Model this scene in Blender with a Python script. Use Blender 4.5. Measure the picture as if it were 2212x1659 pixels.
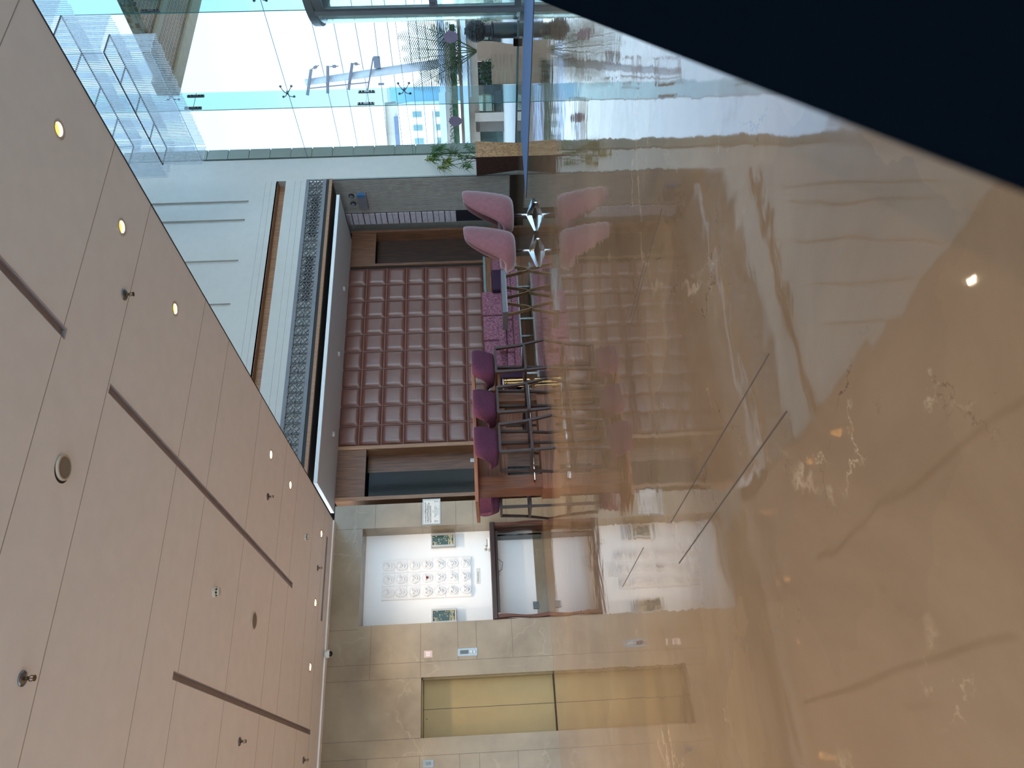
import bpy, bmesh, math, random
from mathutils import Vector, Matrix, noise
random.seed(7)
sc = bpy.context.scene
for o in list(bpy.data.objects): bpy.data.objects.remove(o)
C = sc.collection
# ---------------------------------------------------------------- camera
RM = [[-0.051393467375355134, 0.871567840447828, 0.4875738005761257],
      [-0.010933408266490304, -0.48868076758701906, 0.8723941586085041],
      [-0.9986186319585753, -0.03950451730715346, -0.034644206117506314]]
FPX, CX, CY, CH = 1651.36, 1106.0, 829.5, 0.9          # the photograph was taken on its side: world up is image left
cam = bpy.data.cameras.new('camera'); cam_o = bpy.data.objects.new('camera', cam); C.objects.link(cam_o)
cam.sensor_fit = 'HORIZONTAL'; cam.sensor_width = 36.0; cam.lens = 36.0 * FPX / 2212.0
M = Matrix.Identity(4)
for i in range(3):
    M[i][0] = RM[i][0]; M[i][1] = RM[i][1]; M[i][2] = -RM[i][2]
M[2][3] = CH
cam_o.matrix_world = M
cam.clip_start = 0.05; cam.clip_end = 400
cam.dof.use_dof = True; cam.dof.focus_distance = 11.0; cam.dof.aperture_fstop = 7.0
sc.camera = cam_o
# ---------------------------------------------------------------- sky, sun, colour management
sc.view_settings.view_transform = 'Standard'; sc.view_settings.look = 'None'
sc.view_settings.gamma = 1.0; sc.view_settings.use_curve_mapping = False
sc.view_settings.exposure = 0.0
SKY_A, SKY_B = 2.6, 11.0
LAMP_W = 270
W = bpy.data.worlds.new('sky'); sc.world = W; W.use_nodes = True
nt = W.node_tree; nt.nodes.clear()
tc = nt.nodes.new('ShaderNodeTexCoord'); sx = nt.nodes.new('ShaderNodeSeparateXYZ')
cr = nt.nodes.new('ShaderNodeValToRGB'); bg = nt.nodes.new('ShaderNodeBackground'); wo = nt.nodes.new('ShaderNodeOutputWorld')
nt.links.new(tc.outputs['Generated'], sx.inputs[0]); nt.links.new(sx.outputs['Z'], cr.inputs[0])
e = cr.color_ramp.elements
e[0].position = 0.0; e[0].color = (0.86, 0.93, 1.0, 1)
e[1].position = 1.0; e[1].color = (0.40, 0.62, 1.0, 1)
for p_, c_ in ((0.12, (0.66, 0.82, 1.0, 1)), (0.30, (0.46, 0.68, 1.0, 1))):
    n_ = e.new(p_); n_.color = c_
# hazy sky, brighter on the sun's side (behind and left of the camera)
dt = nt.nodes.new('ShaderNodeVectorMath'); dt.operation = 'DOT_PRODUCT'; dt.inputs[1].default_value = (-0.86, -0.42, 0.28)
mr = nt.nodes.new('ShaderNodeMapRange'); mr.inputs['From Min'].default_value = -0.15; mr.inputs['From Max'].default_value = 0.8
mr.inputs['To Min'].default_value = SKY_A; mr.inputs['To Max'].default_value = SKY_B
nt.links.new(tc.outputs['Generated'], dt.inputs[0]); nt.links.new(dt.outputs['Value'], mr.inputs['Value'])
nt.links.new(mr.outputs[0], bg.inputs[1])
nt.links.new(cr.outputs[0], bg.inputs[0])
nt.links.new(bg.outputs[0], wo.inputs[0])
sc.cycles.use_denoising = True
sc.cycles.use_adaptive_sampling = True; sc.cycles.adaptive_threshold = 0.02
sc.cycles.max_bounces = 8; sc.cycles.diffuse_bounces = 5; sc.cycles.glossy_bounces = 4
sc.cycles.transmission_bounces = 6; sc.cycles.transparent_max_bounces = 24
sc.cycles.caustics_reflective = True; sc.cycles.caustics_refractive = False
sc.cycles.sample_clamp_indirect = 6.0
# ---------------------------------------------------------------- pixel rays -> points in the place
def ray(x, y):
    c = (x - CX, -(y - CY), FPX)
    return Vector([sum(RM[i][j] * c[j] for j in range(3)) for i in range(3)])
def PX(x, y, c): r = ray(x, y); t = c / r.x; return Vector((0, 0, CH)) + r * t
def PY(x, y, c): r = ray(x, y); t = c / r.y; return Vector((0, 0, CH)) + r * t
def PZ(x, y, c): r = ray(x, y); t = (c - CH) / r.z; return Vector((0, 0, CH)) + r * t
# ---------------------------------------------------------------- materials
def lin(r, g, b):
    f = lambda v: (v / 255 / 12.92) if v <= 10.3 else ((v / 255 + 0.055) / 1.055) ** 2.4
    return (f(r), f(g), f(b), 1.0)
MATS = {}
def mat(name, col, rough=0.6, metal=0.0, spec=0.5, var=0.06, vscale=6.0, coat=0.0, bump=0.0, bscale=40.0, stretch=None, col2=None, alpha=None):
    if name in MATS: return MATS[name]
    m = bpy.data.materials.new(name); m.use_nodes = True; nt = m.node_tree
    b = nt.nodes['Principled BSDF']
    b.inputs['Roughness'].default_value = rough; b.inputs['Metallic'].default_value = metal
    b.inputs['Specular IOR Level'].default_value = spec
    if coat: b.inputs['Coat Weight'].default_value = coat; b.inputs['Coat Roughness'].default_value = 0.05
    c = lin(*col); c2 = lin(*col2) if col2 else tuple(max(0, v * (1 - var * 2.2)) for v in c[:3]) + (1,)
    t = nt.nodes.new('ShaderNodeTexCoord'); mp = nt.nodes.new('ShaderNodeMapping'); nz = nt.nodes.new('ShaderNodeTexNoise')
    rp = nt.nodes.new('ShaderNodeValToRGB')
    nt.links.new(t.outputs['Object'], mp.inputs[0]); nt.links.new(mp.outputs[0], nz.inputs[0])
    if stretch: mp.inputs['Scale'].default_value = stretch
    nz.inputs['Scale'].default_value = vscale; nz.inputs['Detail'].default_value = 4
    rp.color_ramp.elements[0].position = 0.3; rp.color_ramp.elements[0].color = c2
    rp.color_ramp.elements[1].position = 0.7; rp.color_ramp.elements[1].color = c
    nt.links.new(nz.outputs['Fac'], rp.inputs[0]); nt.links.new(rp.outputs[0], b.inputs['Base Color'])
    if bump:
        n2 = nt.nodes.new('ShaderNodeTexNoise'); n2.inputs['Scale'].default_value = bscale
        nt.links.new(mp.outputs[0], n2.inputs[0])
        bp = nt.nodes.new('ShaderNodeBump'); bp.inputs['Strength'].default_value = bump; bp.inputs['Distance'].default_value = 0.01
        nt.links.new(n2.outputs['Fac'], bp.inputs['Height']); nt.links.new(bp.outputs[0], b.inputs['Normal'])
    MATS[name] = m
    return m
def wood(name, c1, c2, stretch=(14, 14, 0.8), rough=0.45, vs=3.0):
    return mat(name, c1, rough, col2=c2, vscale=vs, stretch=stretch, bump=0.04, bscale=12)
def emit(name, col, strength):
    if name in MATS: return MATS[name]
    m = bpy.data.materials.new(name); m.use_nodes = True; nt = m.node_tree
    nt.nodes.clear(); e = nt.nodes.new('ShaderNodeEmission'); o = nt.nodes.new('ShaderNodeOutputMaterial')
    e.inputs[0].default_value = (*col, 1); e.inputs[1].default_value = strength
    nt.links.new(e.outputs[0], o.inputs[0]); MATS[name] = m; return m
def glass(name, tint=(0.93, 0.98, 0.97), refl=1.0, rough=0.0, haze=0.0, hazecol=(0.8, 0.85, 0.9)):
    """thin pane: transparent, tinted, with fresnel reflection (and a little milky scattering when asked)"""
    if name in MATS: return MATS[name]
    m = bpy.data.materials.new(name); m.use_nodes = True; nt = m.node_tree; nt.nodes.clear()
    o = nt.nodes.new('ShaderNodeOutputMaterial'); tr = nt.nodes.new('ShaderNodeBsdfTransparent'); gl = nt.nodes.new('ShaderNodeBsdfGlossy')
    fr = nt.nodes.new('ShaderNodeLayerWeight'); pw = nt.nodes.new('ShaderNodeMath'); ma = nt.nodes.new('ShaderNodeMath'); mx = nt.nodes.new('ShaderNodeMixShader'); mu = nt.nodes.new('ShaderNodeMath')
    tr.inputs[0].default_value = (*tint, 1); gl.inputs['Roughness'].default_value = rough
    fr.inputs[0].default_value = 0.5; pw.operation = 'POWER'; pw.inputs[1].default_value = 5; ma.operation = 'MULTIPLY_ADD'; ma.inputs[1].default_value = 0.96; ma.inputs[2].default_value = 0.04
    nt.links.new(fr.outputs['Facing'], pw.inputs[0]); nt.links.new(pw.outputs[0], ma.inputs[0]); mu.operation = 'MULTIPLY'; mu.inputs[1].default_value = refl
    nt.links.new(ma.outputs[0], mu.inputs[0]); nt.links.new(mu.outputs[0], mx.inputs[0])
    nt.links.new(tr.outputs[0], mx.inputs[1]); nt.links.new(gl.outputs[0], mx.inputs[2])
    last = mx
    if haze:
        d = nt.nodes.new('ShaderNodeBsdfDiffuse'); d.inputs[0].default_value = (*hazecol, 1)
        tl = nt.nodes.new('ShaderNodeBsdfTranslucent'); tl.inputs[0].default_value = (*hazecol, 1)
        ad = nt.nodes.new('ShaderNodeMixShader'); ad.inputs[0].default_value = 0.5
        nt.links.new(d.outputs[0], ad.inputs[1]); nt.links.new(tl.outputs[0], ad.inputs[2])
        m2 = nt.nodes.new('ShaderNodeMixShader'); m2.inputs[0].default_value = haze
        nt.links.new(mx.outputs[0], m2.inputs[1]); nt.links.new(ad.outputs[0], m2.inputs[2]); last = m2
    nt.links.new(last.outputs[0], o.inputs[0]); MATS[name] = m; return m

def marble_floor():
    m = bpy.data.materials.new('polished_brown_marble'); m.use_nodes = True; nt = m.node_tree; N = nt.nodes; L = nt.links
    b = N['Principled BSDF']; b.inputs['Roughness'].default_value = 0.035; b.inputs['IOR'].default_value = 1.75
    t = N.new('ShaderNodeTexCoord')
    def noise_(scale, det=4, dist=0.0, rough=0.55, vec=None):
        n = N.new('ShaderNodeTexNoise'); n.inputs['Scale'].default_value = scale; n.inputs['Detail'].default_value = det
        n.inputs['Distortion'].default_value = dist; n.inputs['Roughness'].default_value = rough
        L.new(vec or t.outputs['Object'], n.inputs[0]); return n
    def ramp(src, stops):
        r = N.new('ShaderNodeValToRGB'); el = r.color_ramp.elements
        el[0].position, el[0].color = stops[0]; el[1].position, el[1].color = stops[-1]
        for s in stops[1:-1]:
            q = el.new(s[0]); q.color = s[1]
        L.new(src, r.inputs[0]); return r
    def mix(f, a, c, blend='MIX'):
        x = N.new('ShaderNodeMix'); x.data_type = 'RGBA'; x.blend_type = blend
        if isinstance(f, float): x.inputs[0].default_value = f
        else: L.new(f, x.inputs[0])
        for s, v in ((6, a), (7, c)):
            if isinstance(v, tuple): x.inputs[s].default_value = v
            else: L.new(v, x.inputs[s])
        return x.outputs[2]
    base = ramp(noise_(0.9, 6, 0.6, 0.6).outputs['Fac'], [(0.30, lin(*FC1)), (0.52, lin(*FC2)), (0.72, lin(*FC3))])
    # big angular clouds
    vo = N.new('ShaderNodeTexVoronoi'); vo.inputs['Scale'].default_value = 0.9; vo.inputs['Randomness'].default_value = 1
    wn = noise_(1.3, 5, 0); va = N.new('ShaderNodeVectorMath'); va.operation = 'MULTIPLY_ADD'
    va.inputs[1].default_value = (0.9, 0.9, 0.9); L.new(wn.outputs['Color'], va.inputs[0]); L.new(t.outputs['Object'], va.inputs[2]); L.new(va.outputs[0], vo.inputs['Vector'])
    sp = N.new('ShaderNodeSeparateColor'); L.new(vo.outputs['Color'], sp.inputs[0])
    cl = ramp(sp.outputs[0], [(0.0, (0.86, 0.86, 0.88, 1)), (1.0, (1.06, 1.04, 1.0, 1))])
    c = mix(1.0, base.outputs[0], cl.outputs[0], 'MULTIPLY')
    # light veins and fine dark cracks: distance to voronoi edges, broken up by noise
    def vein(scale, width, seed, thr):
        v = N.new('ShaderNodeTexVoronoi'); v.feature = 'DISTANCE_TO_EDGE'; v.inputs['Scale'].default_value = scale
        w = noise_(2.5, 6, 0, 0.65); a = N.new('ShaderNodeVectorMath'); a.operation = 'MULTIPLY_ADD'; a.inputs[1].default_value = (0.55, 0.55, 0.55)
        of = N.new('ShaderNodeVectorMath'); of.inputs[1].default_value = (seed, seed * 0.7, 0); L.new(t.outputs['Object'], of.inputs[0])
        L.new(w.outputs['Color'], a.inputs[0]); L.new(of.outputs[0], a.inputs[2]); L.new(a.outputs[0], v.inputs['Vector'])
        r = ramp(v.outputs['Distance'], [(0.0, (1, 1, 1, 1)), (width, (0, 0, 0, 1))])
        k = ramp(noise_(1.7 + seed * 0.01, 3).outputs['Fac'], [(thr, (0, 0, 0, 1)), (thr + 0.08, (1, 1, 1, 1))])
        return mix(1.0, r.outputs[0], k.outputs[0], 'MULTIPLY')
    c = mix(vein(0.8, 0.016, 3.0, 0.56), c, lin(168, 146, 120))
    c = mix(vein(1.7, 0.008, 9.0, 0.58), c, lin(176, 156, 130))
    c = mix(vein(2.2, 0.007, 17.0, 0.56), c, lin(78, 58, 40))
    L.new(c, b.inputs['Base Color'])
    # the polish is not flat: long gentle undulation plus polishing streaks
    h1 = noise_(2.4, 2, 0.3); h2 = noise_(9.0, 2, 0.0)
    mp = N.new('ShaderNodeMapping'); mp.inputs['Scale'].default_value = (1.6, 14.0, 1.0); mp.inputs['Rotation'].default_value = (0, 0, 0.52)
    L.new(t.outputs['Object'], mp.inputs[0]); h3 = noise_(6.0, 3, 0, 0.6, mp.outputs[0])
    s1 = N.new('ShaderNodeMath'); s1.operation = 'MULTIPLY_ADD'; s1.inputs[1].default_value = 0.12; L.new(h2.outputs['Fac'], s1.inputs[0]); L.new(h1.outputs['Fac'], s1.inputs[2])
    s2 = N.new('ShaderNodeMath'); s2.operation = 'MULTIPLY_ADD'; s2.inputs[1].default_value = 0.02; L.new(h3.outputs['Fac'], s2.inputs[0]); L.new(s1.outputs[0], s2.inputs[2])
    bp = N.new('ShaderNodeBump'); bp.inputs['Strength'].default_value = 1.0; bp.inputs['Distance'].default_value = 0.0022
    L.new(s2.outputs[0], bp.inputs['Height']); L.new(bp.outputs[0], b.inputs['Normal'])
    return m
FC1, FC2, FC3 = (120, 97, 74), (136, 112, 88), (148, 126, 102)
def wall_marble(name, c1, c2, rough=0.25):
    m = mat(name, c1, rough, col2=c2, vscale=1.6, spec=0.45)
    nt = m.node_tree; N = nt.nodes; L = nt.links; b = N['Principled BSDF']
    src = b.inputs['Base Color'].links[0].from_socket
    t = [n for n in N if n.type == 'TEX_COORD'][0]
    v = N.new('ShaderNodeTexVoronoi'); v.feature = 'DISTANCE_TO_EDGE'; v.inputs['Scale'].default_value = 1.4
    w = N.new('ShaderNodeTexNoise'); w.inputs['Scale'].default_value = 2.0; w.inputs['Detail'].default_value = 6
    a = N.new('ShaderNodeVectorMath'); a.operation = 'MULTIPLY_ADD'; a.inputs[1].default_value = (0.8, 0.8, 0.8)
    L.new(t.outputs['Object'], w.inputs[0]); L.new(w.outputs['Color'], a.inputs[0]); L.new(t.outputs['Object'], a.inputs[2]); L.new(a.outputs[0], v.inputs['Vector'])
    r = N.new('ShaderNodeValToRGB'); r.color_ramp.elements[0].color = (0.13, 0.13, 0.13, 1); r.color_ramp.elements[1].position = 0.02; r.color_ramp.elements[1].color = (0, 0, 0, 1)
    L.new(v.outputs['Distance'], r.inputs[0])
    k = N.new('ShaderNodeTexNoise'); k.inputs['Scale'].default_value = 1.1; L.new(t.outputs['Object'], k.inputs[0])
    kr = N.new('ShaderNodeValToRGB'); kr.color_ramp.elements[0].position = 0.52; kr.color_ramp.elements[1].position = 0.6; L.new(k.outputs['Fac'], kr.inputs[0])
    mu = N.new('ShaderNodeMath'); mu.operation = 'MULTIPLY'; L.new(r.outputs[0], mu.inputs[0]); L.new(kr.outputs[0], mu.inputs[1])
    x = N.new('ShaderNodeMix'); x.data_type = 'RGBA'; L.new(mu.outputs[0], x.inputs[0]); L.new(src, x.inputs[6]); x.inputs[7].default_value = lin(205, 192, 170)
    L.new(x.outputs[2], b.inputs['Base Color']); return m

M_floor = marble_floor()
M_wallmar = wall_marble('honed_taupe_marble', (150, 134, 112), (126, 110, 90))
M_joint = mat('dark_joint', (70, 60, 50), 0.8)
M_ceil = mat('ceiling_panel_paint', (236, 230, 225), 0.7, var=0.02, bump=0.02, bscale=300)
M_cjoint = mat('ceiling_joint', (158, 146, 137), 0.8)
M_white = mat('white_paint', (200, 196, 190), 0.6, var=0.02)
M_white2 = mat('white_niche_paint', (246, 246, 248), 0.6, var=0.005)
M_grey_slot = mat('slot_grey_metal', (168, 158, 158), 0.5)
M_dark = mat('matte_dark', (24, 22, 22), 0.6)
M_black = mat('black_gloss', (10, 10, 11), 0.08)
M_walnut = wood('walnut', (128, 84, 58), (84, 52, 36))
M_walnut_l = wood('walnut_light_edge', (176, 130, 96), (136, 92, 62))
M_walnut_d = wood('walnut_dark', (76, 50, 40), (46, 30, 25))
M_teak = wood('warm_teak', (142, 84, 50), (96, 54, 32), stretch=(0.8, 14, 14))
M_teak_v = wood('warm_teak_upright', (128, 72, 40), (84, 46, 26))
M_leather = mat('brown_leather', (112, 66, 54), 0.32, spec=0.6, var=0.08, vscale=9, bump=0.03, bscale=120)
M_leather_s = mat('leather_seam', (124, 88, 78), 0.5)
M_chrome = mat('chrome', (200, 202, 205), 0.12, 1.0, var=0.01)
M_steel = mat('brushed_steel', (132, 132, 134), 0.28, 1.0, var=0.05, vscale=30)
M_pink = mat('dusty_pink_velvet', (126, 76, 82), 0.85, var=0.10, vscale=14, bump=0.05, bscale=160); MATS['dusty_pink_velvet'].node_tree.nodes['Principled BSDF'].inputs['Sheen Weight'].default_value = 0.5
M_purple = mat('purple_woven', (92, 34, 66), 0.85, col2=(50, 18, 38), vscale=60, stretch=(1, 1, 3), bump=0.15, bscale=200)
M_brownlac = mat('dark_brown_lacquer', (50, 28, 22), 0.42, var=0.08)
M_gold = mat('gold_metal', (214, 170, 110), 0.25, 1.0)
M_glass = glass('facade_glass')
M_glassfin = glass('fin_glass', (0.70, 0.82, 0.84), 0.8)
M_glassedge = mat('glass_edge_green', (60, 130, 120), 0.2)
M_rod = glass('acrylic_rods', (0.93, 0.96, 0.97), 0.9, 0.05, haze=0.5)
M_rodedge = glass('acrylic_rod_tips', (0.9, 0.95, 1.0), 1.0, 0.2, haze=0.6, hazecol=(0.95, 0.97, 1.0))
M_grey = mat('grey_frame_metal', (104, 112, 118), 0.4, 0.3)
M_blackmat = mat('black_table_top', (6, 14, 24), 0.9, spec=0.0, var=0.02)
# ---------------------------------------------------------------- mesh helpers
class MB:
    def __init__(s): s.v = []; s.f = []; s.m = []
    def add(s, vs, fs, mi=0):
        n = len(s.v); s.v += [Vector(v) for v in vs]
        for f in fs: s.f.append([i + n for i in f]); s.m.append(mi)
        return s
    def box(s, x0, x1, y0, y1, z0, z1, mi=0, M=None):
        vs = [Vector((x, y, z)) for x in (x0, x1) for y in (y0, y1) for z in (z0, z1)]
        if M: vs = [M @ v for v in vs]
        return s.add(vs, [(0, 1, 3, 2), (4, 6, 7, 5), (0, 4, 5, 1), (2, 3, 7, 6), (0, 2, 6, 4), (1, 5, 7, 3)], mi)
    def quad(s, a, b, c, d, mi=0): return s.add([a, b, c, d], [(0, 1, 2, 3)], mi)
    def prism(s, pts, ext, mi=0):
        """polygon pts (3-D) extruded along vector ext"""
        n = len(pts); e = Vector(ext); vs = [Vector(p) for p in pts] + [Vector(p) + e for p in pts]
        fs = [tuple(range(n - 1, -1, -1)), tuple(range(n, 2 * n))] + [(i, (i + 1) % n, n + (i + 1) % n, n + i) for i in range(n)]
        return s.add(vs, fs, mi)
    def bar(s, p, q, w, h, mi=0, up=(0, 0, 1), w2=None, h2=None):
        p, q = Vector(p), Vector(q); d = (q - p).normalized(); u = Vector(up)
        if abs(d.dot(u)) > 0.95: u = Vector((0, 1, 0))
        a = d.cross(u).normalized(); b = a.cross(d)
        w2 = w if w2 is None else w2; h2 = h if h2 is None else h2
        vs = [p + a * i * w / 2 + b * j * h / 2 for i, j in ((-1, -1), (1, -1), (1, 1), (-1, 1))] + [q + a * i * w2 / 2 + b * j * h2 / 2 for i, j in ((-1, -1), (1, -1), (1, 1), (-1, 1))]
        return s.add(vs, [(3, 2, 1, 0), (4, 5, 6, 7), (0, 1, 5, 4), (1, 2, 6, 5), (2, 3, 7, 6), (3, 0, 4, 7)], mi)
    def tube(s, path, r, seg=8, mi=0, closed=False):
        path = [Vector(p) for p in path]; n = len(path); rs = r if isinstance(r, (list, tuple)) else [r] * n
        base = len(s.v); prev = None
        for i, p in enumerate(path):
            d = (path[(i + 1) % n] - path[i - 1]) if closed else (path[min(i + 1, n - 1)] - path[max(i - 1, 0)])
            d.normalize()
            a = prev if prev is not None else (Vector((0, 0, 1)) if abs(d.z) < 0.9 else Vector((1, 0, 0)))
            a = (a - d * a.dot(d)).normalized(); prev = a; b = d.cross(a)
            for k in range(seg):
                t = 2 * math.pi * k / seg; s.v.append(p + (a * math.cos(t) + b * math.sin(t)) * rs[i])
        for i in range(n if closed else n - 1):
            for k in range(seg):
                j = (i + 1) % n; s.f.append([base + i * seg + k, base + i * seg + (k + 1) % seg, base + j * seg + (k + 1) % seg, base + j * seg + k]); s.m.append(mi)
        if not closed:
            s.f.append([base + k for k in range(seg - 1, -1, -1)]); s.m.append(mi)
            s.f.append([base + (n - 1) * seg + k for k in range(seg)]); s.m.append(mi)
        return s
    def lathe(s, prof, c=(0, 0, 0), seg=24, mi=0, axis='z', cap=True, M=None):
        """prof: list of (r, h)"""
        base = len(s.v); n = len(prof); c = Vector(c)
        for r, h in prof:
            for k in range(seg):
                t = 2 * math.pi * k / seg; a, b = r * math.cos(t), r * math.sin(t)
                v = {'z': Vector((a, b, h)), 'y': Vector((a, h, b)), 'x': Vector((h, a, b))}[axis]
                s.v.append((M @ v if M else v) + c)
        for i in range(n - 1):
            for k in range(seg):
                s.f.append([base + i * seg + k, base + i * seg + (k + 1) % seg, base + (i + 1) * seg + (k + 1) % seg, base + (i + 1) * seg + k]); s.m.append(mi)
        if cap:
            s.f.append([base + k for k in range(seg - 1, -1, -1)]); s.m.append(mi)
            s.f.append([base + (n - 1) * seg + k for k in range(seg)]); s.m.append(mi)
        return s
    def sphere(s, c, r, seg=16, rings=10, mi=0, sc=(1, 1, 1)):
        c = Vector(c); base = len(s.v)
        for i in range(rings + 1):
            p = math.pi * i / rings
            for k in range(seg):
                t = 2 * math.pi * k / seg
                s.v.append(c + Vector((r * sc[0] * math.sin(p) * math.cos(t), r * sc[1] * math.sin(p) * math.sin(t), r * sc[2] * math.cos(p))))
        for i in range(rings):
            for k in range(seg):
                s.f.append([base + i * seg + k, base + i * seg + (k + 1) % seg, base + (i + 1) * seg + (k + 1) % seg, base + (i + 1) * seg + k]); s.m.append(mi)
        return s
ORG = {}
def link(name, mb, mats, parent=None, smooth=False, bevel=0, subd=0, world=True, auto=False):
    """one mesh object; vertices given in world axes are moved into the parent's frame"""
    me = bpy.data.meshes.new(name); off = Vector((0, 0, 0))
    if parent is not None and world: off = ORG.get(parent.name, Vector((0, 0, 0)))
    me.from_pydata([tuple(v - off) for v in mb.v], [], mb.f)
    for m in (mats if isinstance(mats, (list, tuple)) else [mats]): me.materials.append(m)
    for p, mi in zip(me.polygons, mb.m): p.material_index = mi
    bm = bmesh.new(); bm.from_mesh(me); bmesh.ops.remove_doubles(bm, verts=bm.verts, dist=1e-6)
    bmesh.ops.recalc_face_normals(bm, faces=bm.faces); bm.to_mesh(me); bm.free()
    if smooth:
        for p in me.polygons: p.use_smooth = True
    o = bpy.data.objects.new(name, me); C.objects.link(o)
    if parent is not None: o.parent = parent; ORG[o.name] = off
    if bevel:
        b = o.modifiers.new('bevel', 'BEVEL'); b.width = bevel; b.segments = 2; b.limit_method = 'ANGLE'
    if subd:
        b = o.modifiers.new('subdivision', 'SUBSURF'); b.levels = subd; b.render_levels = subd
    return o
def tag(o, label=None, cat=None, group=None, kind=None):
    if label: o['label'] = label
    if cat: o['category'] = cat
    if group: o['group'] = group
    if kind: o['kind'] = kind
    return o
def thing(name, label, cat, loc, group=None, rz=0):
    o = bpy.data.objects.new(name, None); C.objects.link(o); o.location = loc; o.rotation_euler = (0, 0, rz); o.empty_display_size = 0.1
    ORG[o.name] = Vector(loc); return tag(o, label, cat, group)
def struct(name, mb, mats, **k): return tag(link(name, mb, mats, **k), kind='structure')
def copy_tree(o, parent=None):
    c = o.copy(); C.objects.link(c); c.parent = parent
    for ch in [x for x in C.objects if x.parent == o]: copy_tree(ch, c)
    return c
def lettering(text, size, loc, parent, m, name='lettering', rot=None, align='LEFT', extrude=0.001, bold=0.0):
    cu = bpy.data.curves.new(name, 'FONT'); cu.body = text; cu.size = size; cu.extrude = extrude; cu.align_x = align; cu.offset = bold
    cu.space_line = 1.0
    t = bpy.data.objects.new(name + '_tmp', cu); C.objects.link(t)
    dg = bpy.context.evaluated_depsgraph_get(); me = bpy.data.meshes.new_from_object(t.evaluated_get(dg))
    bpy.data.objects.remove(t); bpy.data.curves.remove(cu)
    me.materials.clear(); me.materials.append(m)
    R_ = rot or Matrix.Rotation(math.pi / 2, 4, 'X')
    off = ORG.get(parent.name, Vector((0, 0, 0)))
    me.transform(Matrix.Translation(Vector(loc) - off) @ R_)
    o = bpy.data.objects.new(name, me); C.objects.link(o); o.parent = parent; ORG[o.name] = off
    return o
def grid_slab(axis, uu, vv, holes, w0, w1):
    """flat slab with rectangular openings. axis 'y': u=x,v=z,w=y ; 'z': u=x,v=y,w=z ; 'x': u=y,v=z,w=x"""
    us = sorted(set([uu[0], uu[1]] + [h[0] for h in holes] + [h[1] for h in holes])); vs = sorted(set([vv[0], vv[1]] + [h[2] for h in holes] + [h[3] for h in holes]))
    us = [u for u in us if uu[0] <= u <= uu[1]]; vs = [v for v in vs if vv[0] <= v <= vv[1]]
    P = {'y': lambda u, v, w: Vector((u, w, v)), 'z': lambda u, v, w: Vector((u, v, w)), 'x': lambda u, v, w: Vector((w, u, v))}[axis]
    mb = MB()
    solid = lambda i, j: 0 <= i < len(us) - 1 and 0 <= j < len(vs) - 1 and not any(h[0] - 1e-6 <= us[i] and us[i + 1] <= h[1] + 1e-6 and h[2] - 1e-6 <= vs[j] and vs[j + 1] <= h[3] + 1e-6 for h in holes)
    for i in range(len(us) - 1):
        for j in range(len(vs) - 1):
            if not solid(i, j): continue
            a, b, c, d = us[i], us[i + 1], vs[j], vs[j + 1]
            mb.quad(P(a, c, w0), P(b, c, w0), P(b, d, w0), P(a, d, w0)); mb.quad(P(a, c, w1), P(a, d, w1), P(b, d, w1), P(b, c, w1))
            if not solid(i - 1, j): mb.quad(P(a, c, w0), P(a, d, w0), P(a, d, w1), P(a, c, w1))
            if not solid(i + 1, j): mb.quad(P(b, c, w0), P(b, c, w1), P(b, d, w1), P(b, d, w0))
            if not solid(i, j - 1): mb.quad(P(a, c, w0), P(a, c, w1), P(b, c, w1), P(b, c, w0))
            if not solid(i, j + 1): mb.quad(P(a, d, w0), P(b, d, w0), P(b, d, w1), P(a, d, w1))
    return mb
# ---------------------------------------------------------------- key planes of the lobby (metres)
D1 = 12.8      # lift wall
HC = 3.62      # lobby ceiling
XE = 4.55      # where the lobby ceiling stops and the double-height space begins
K = 1.11
D2 = 11.4 * K  # upper white wall with the lattice band
XR = 11.22 * K # fluted side wall of the lounge recess
D3 = 12.75 * K # back of the lounge recess
XG = 11.83 * K # glass facade
ROOF = 12.0
BACKY = -7.0; LEFTX = -8.0
XW = PY(900, 1086, D1).x   # right end of the lift wall

# ================================================================ SETTING
# floor
mb = MB(); mb.box(LEFTX, XG, BACKY, D3 + 0.6, -0.1, 0.0)
struct('floor', mb, M_floor)
mb = MB()
for a, b, w in (((1661.7, 765.3), (1448.6, 1129.8), 0.006), ((1699.6, 886.8), (1467, 1217.8), 0.007), ((1398, 600), (1357, 654), 0.006), ((1440, 505), (1357, 654), 0.006),
             ((1290, 911), (1255, 1056), 0.005), ((1297, 962), (1259, 1100), 0.005), ((1390, 1180), (1345, 1270), 0.006)):
    p, q = PZ(*a, 0.0), PZ(*b, 0.0); xm = (p.x + q.x) / 2; mb.box(xm - w / 2, xm + w / 2, min(p.y, q.y), max(p.y, q.y), 0.0, 0.0006)
struct('trim_1', mb, M_joint)
# lobby ceiling with three recessed air slots
slots = [(PZ(139, 734, HC).x, PZ(144, 712, HC).x, 1.2, 4.22), (2.78, 2.86, 4.87, 10.4), (1.11, 1.18, 6.83, 12.1)]
slots[0] = (2.82, 2.90, 1.2, 4.22)
wallslot = (2.76, 4.13, 12.26, 12.38)
holes = [(a, b, c, d) for a, b, c, d in slots] + [wallslot]
DL = [((127, 279), 'warm downlight nearest the camera at the top of the ceiling'), ((263, 490), 'second warm downlight from the top along the ceiling edge'), ((378, 667), 'third warm downlight along the ceiling edge, before the sprinkler gap'),
      ((585, 982), 'warm downlight in front of the hung canopy end, fourth along the ceiling edge'), ((627, 1048), 'warm downlight just beyond the fourth along the ceiling edge'), ((694, 1153), 'warm downlight at the corner before the lift wall'),
      ((681, 1302), 'warm downlight at the far end of the short wall grille'), ((670, 1441), 'warm downlight nearest the lift doors')]
dlp = [(PZ(*p, HC), l) for p, l in DL]
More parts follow.
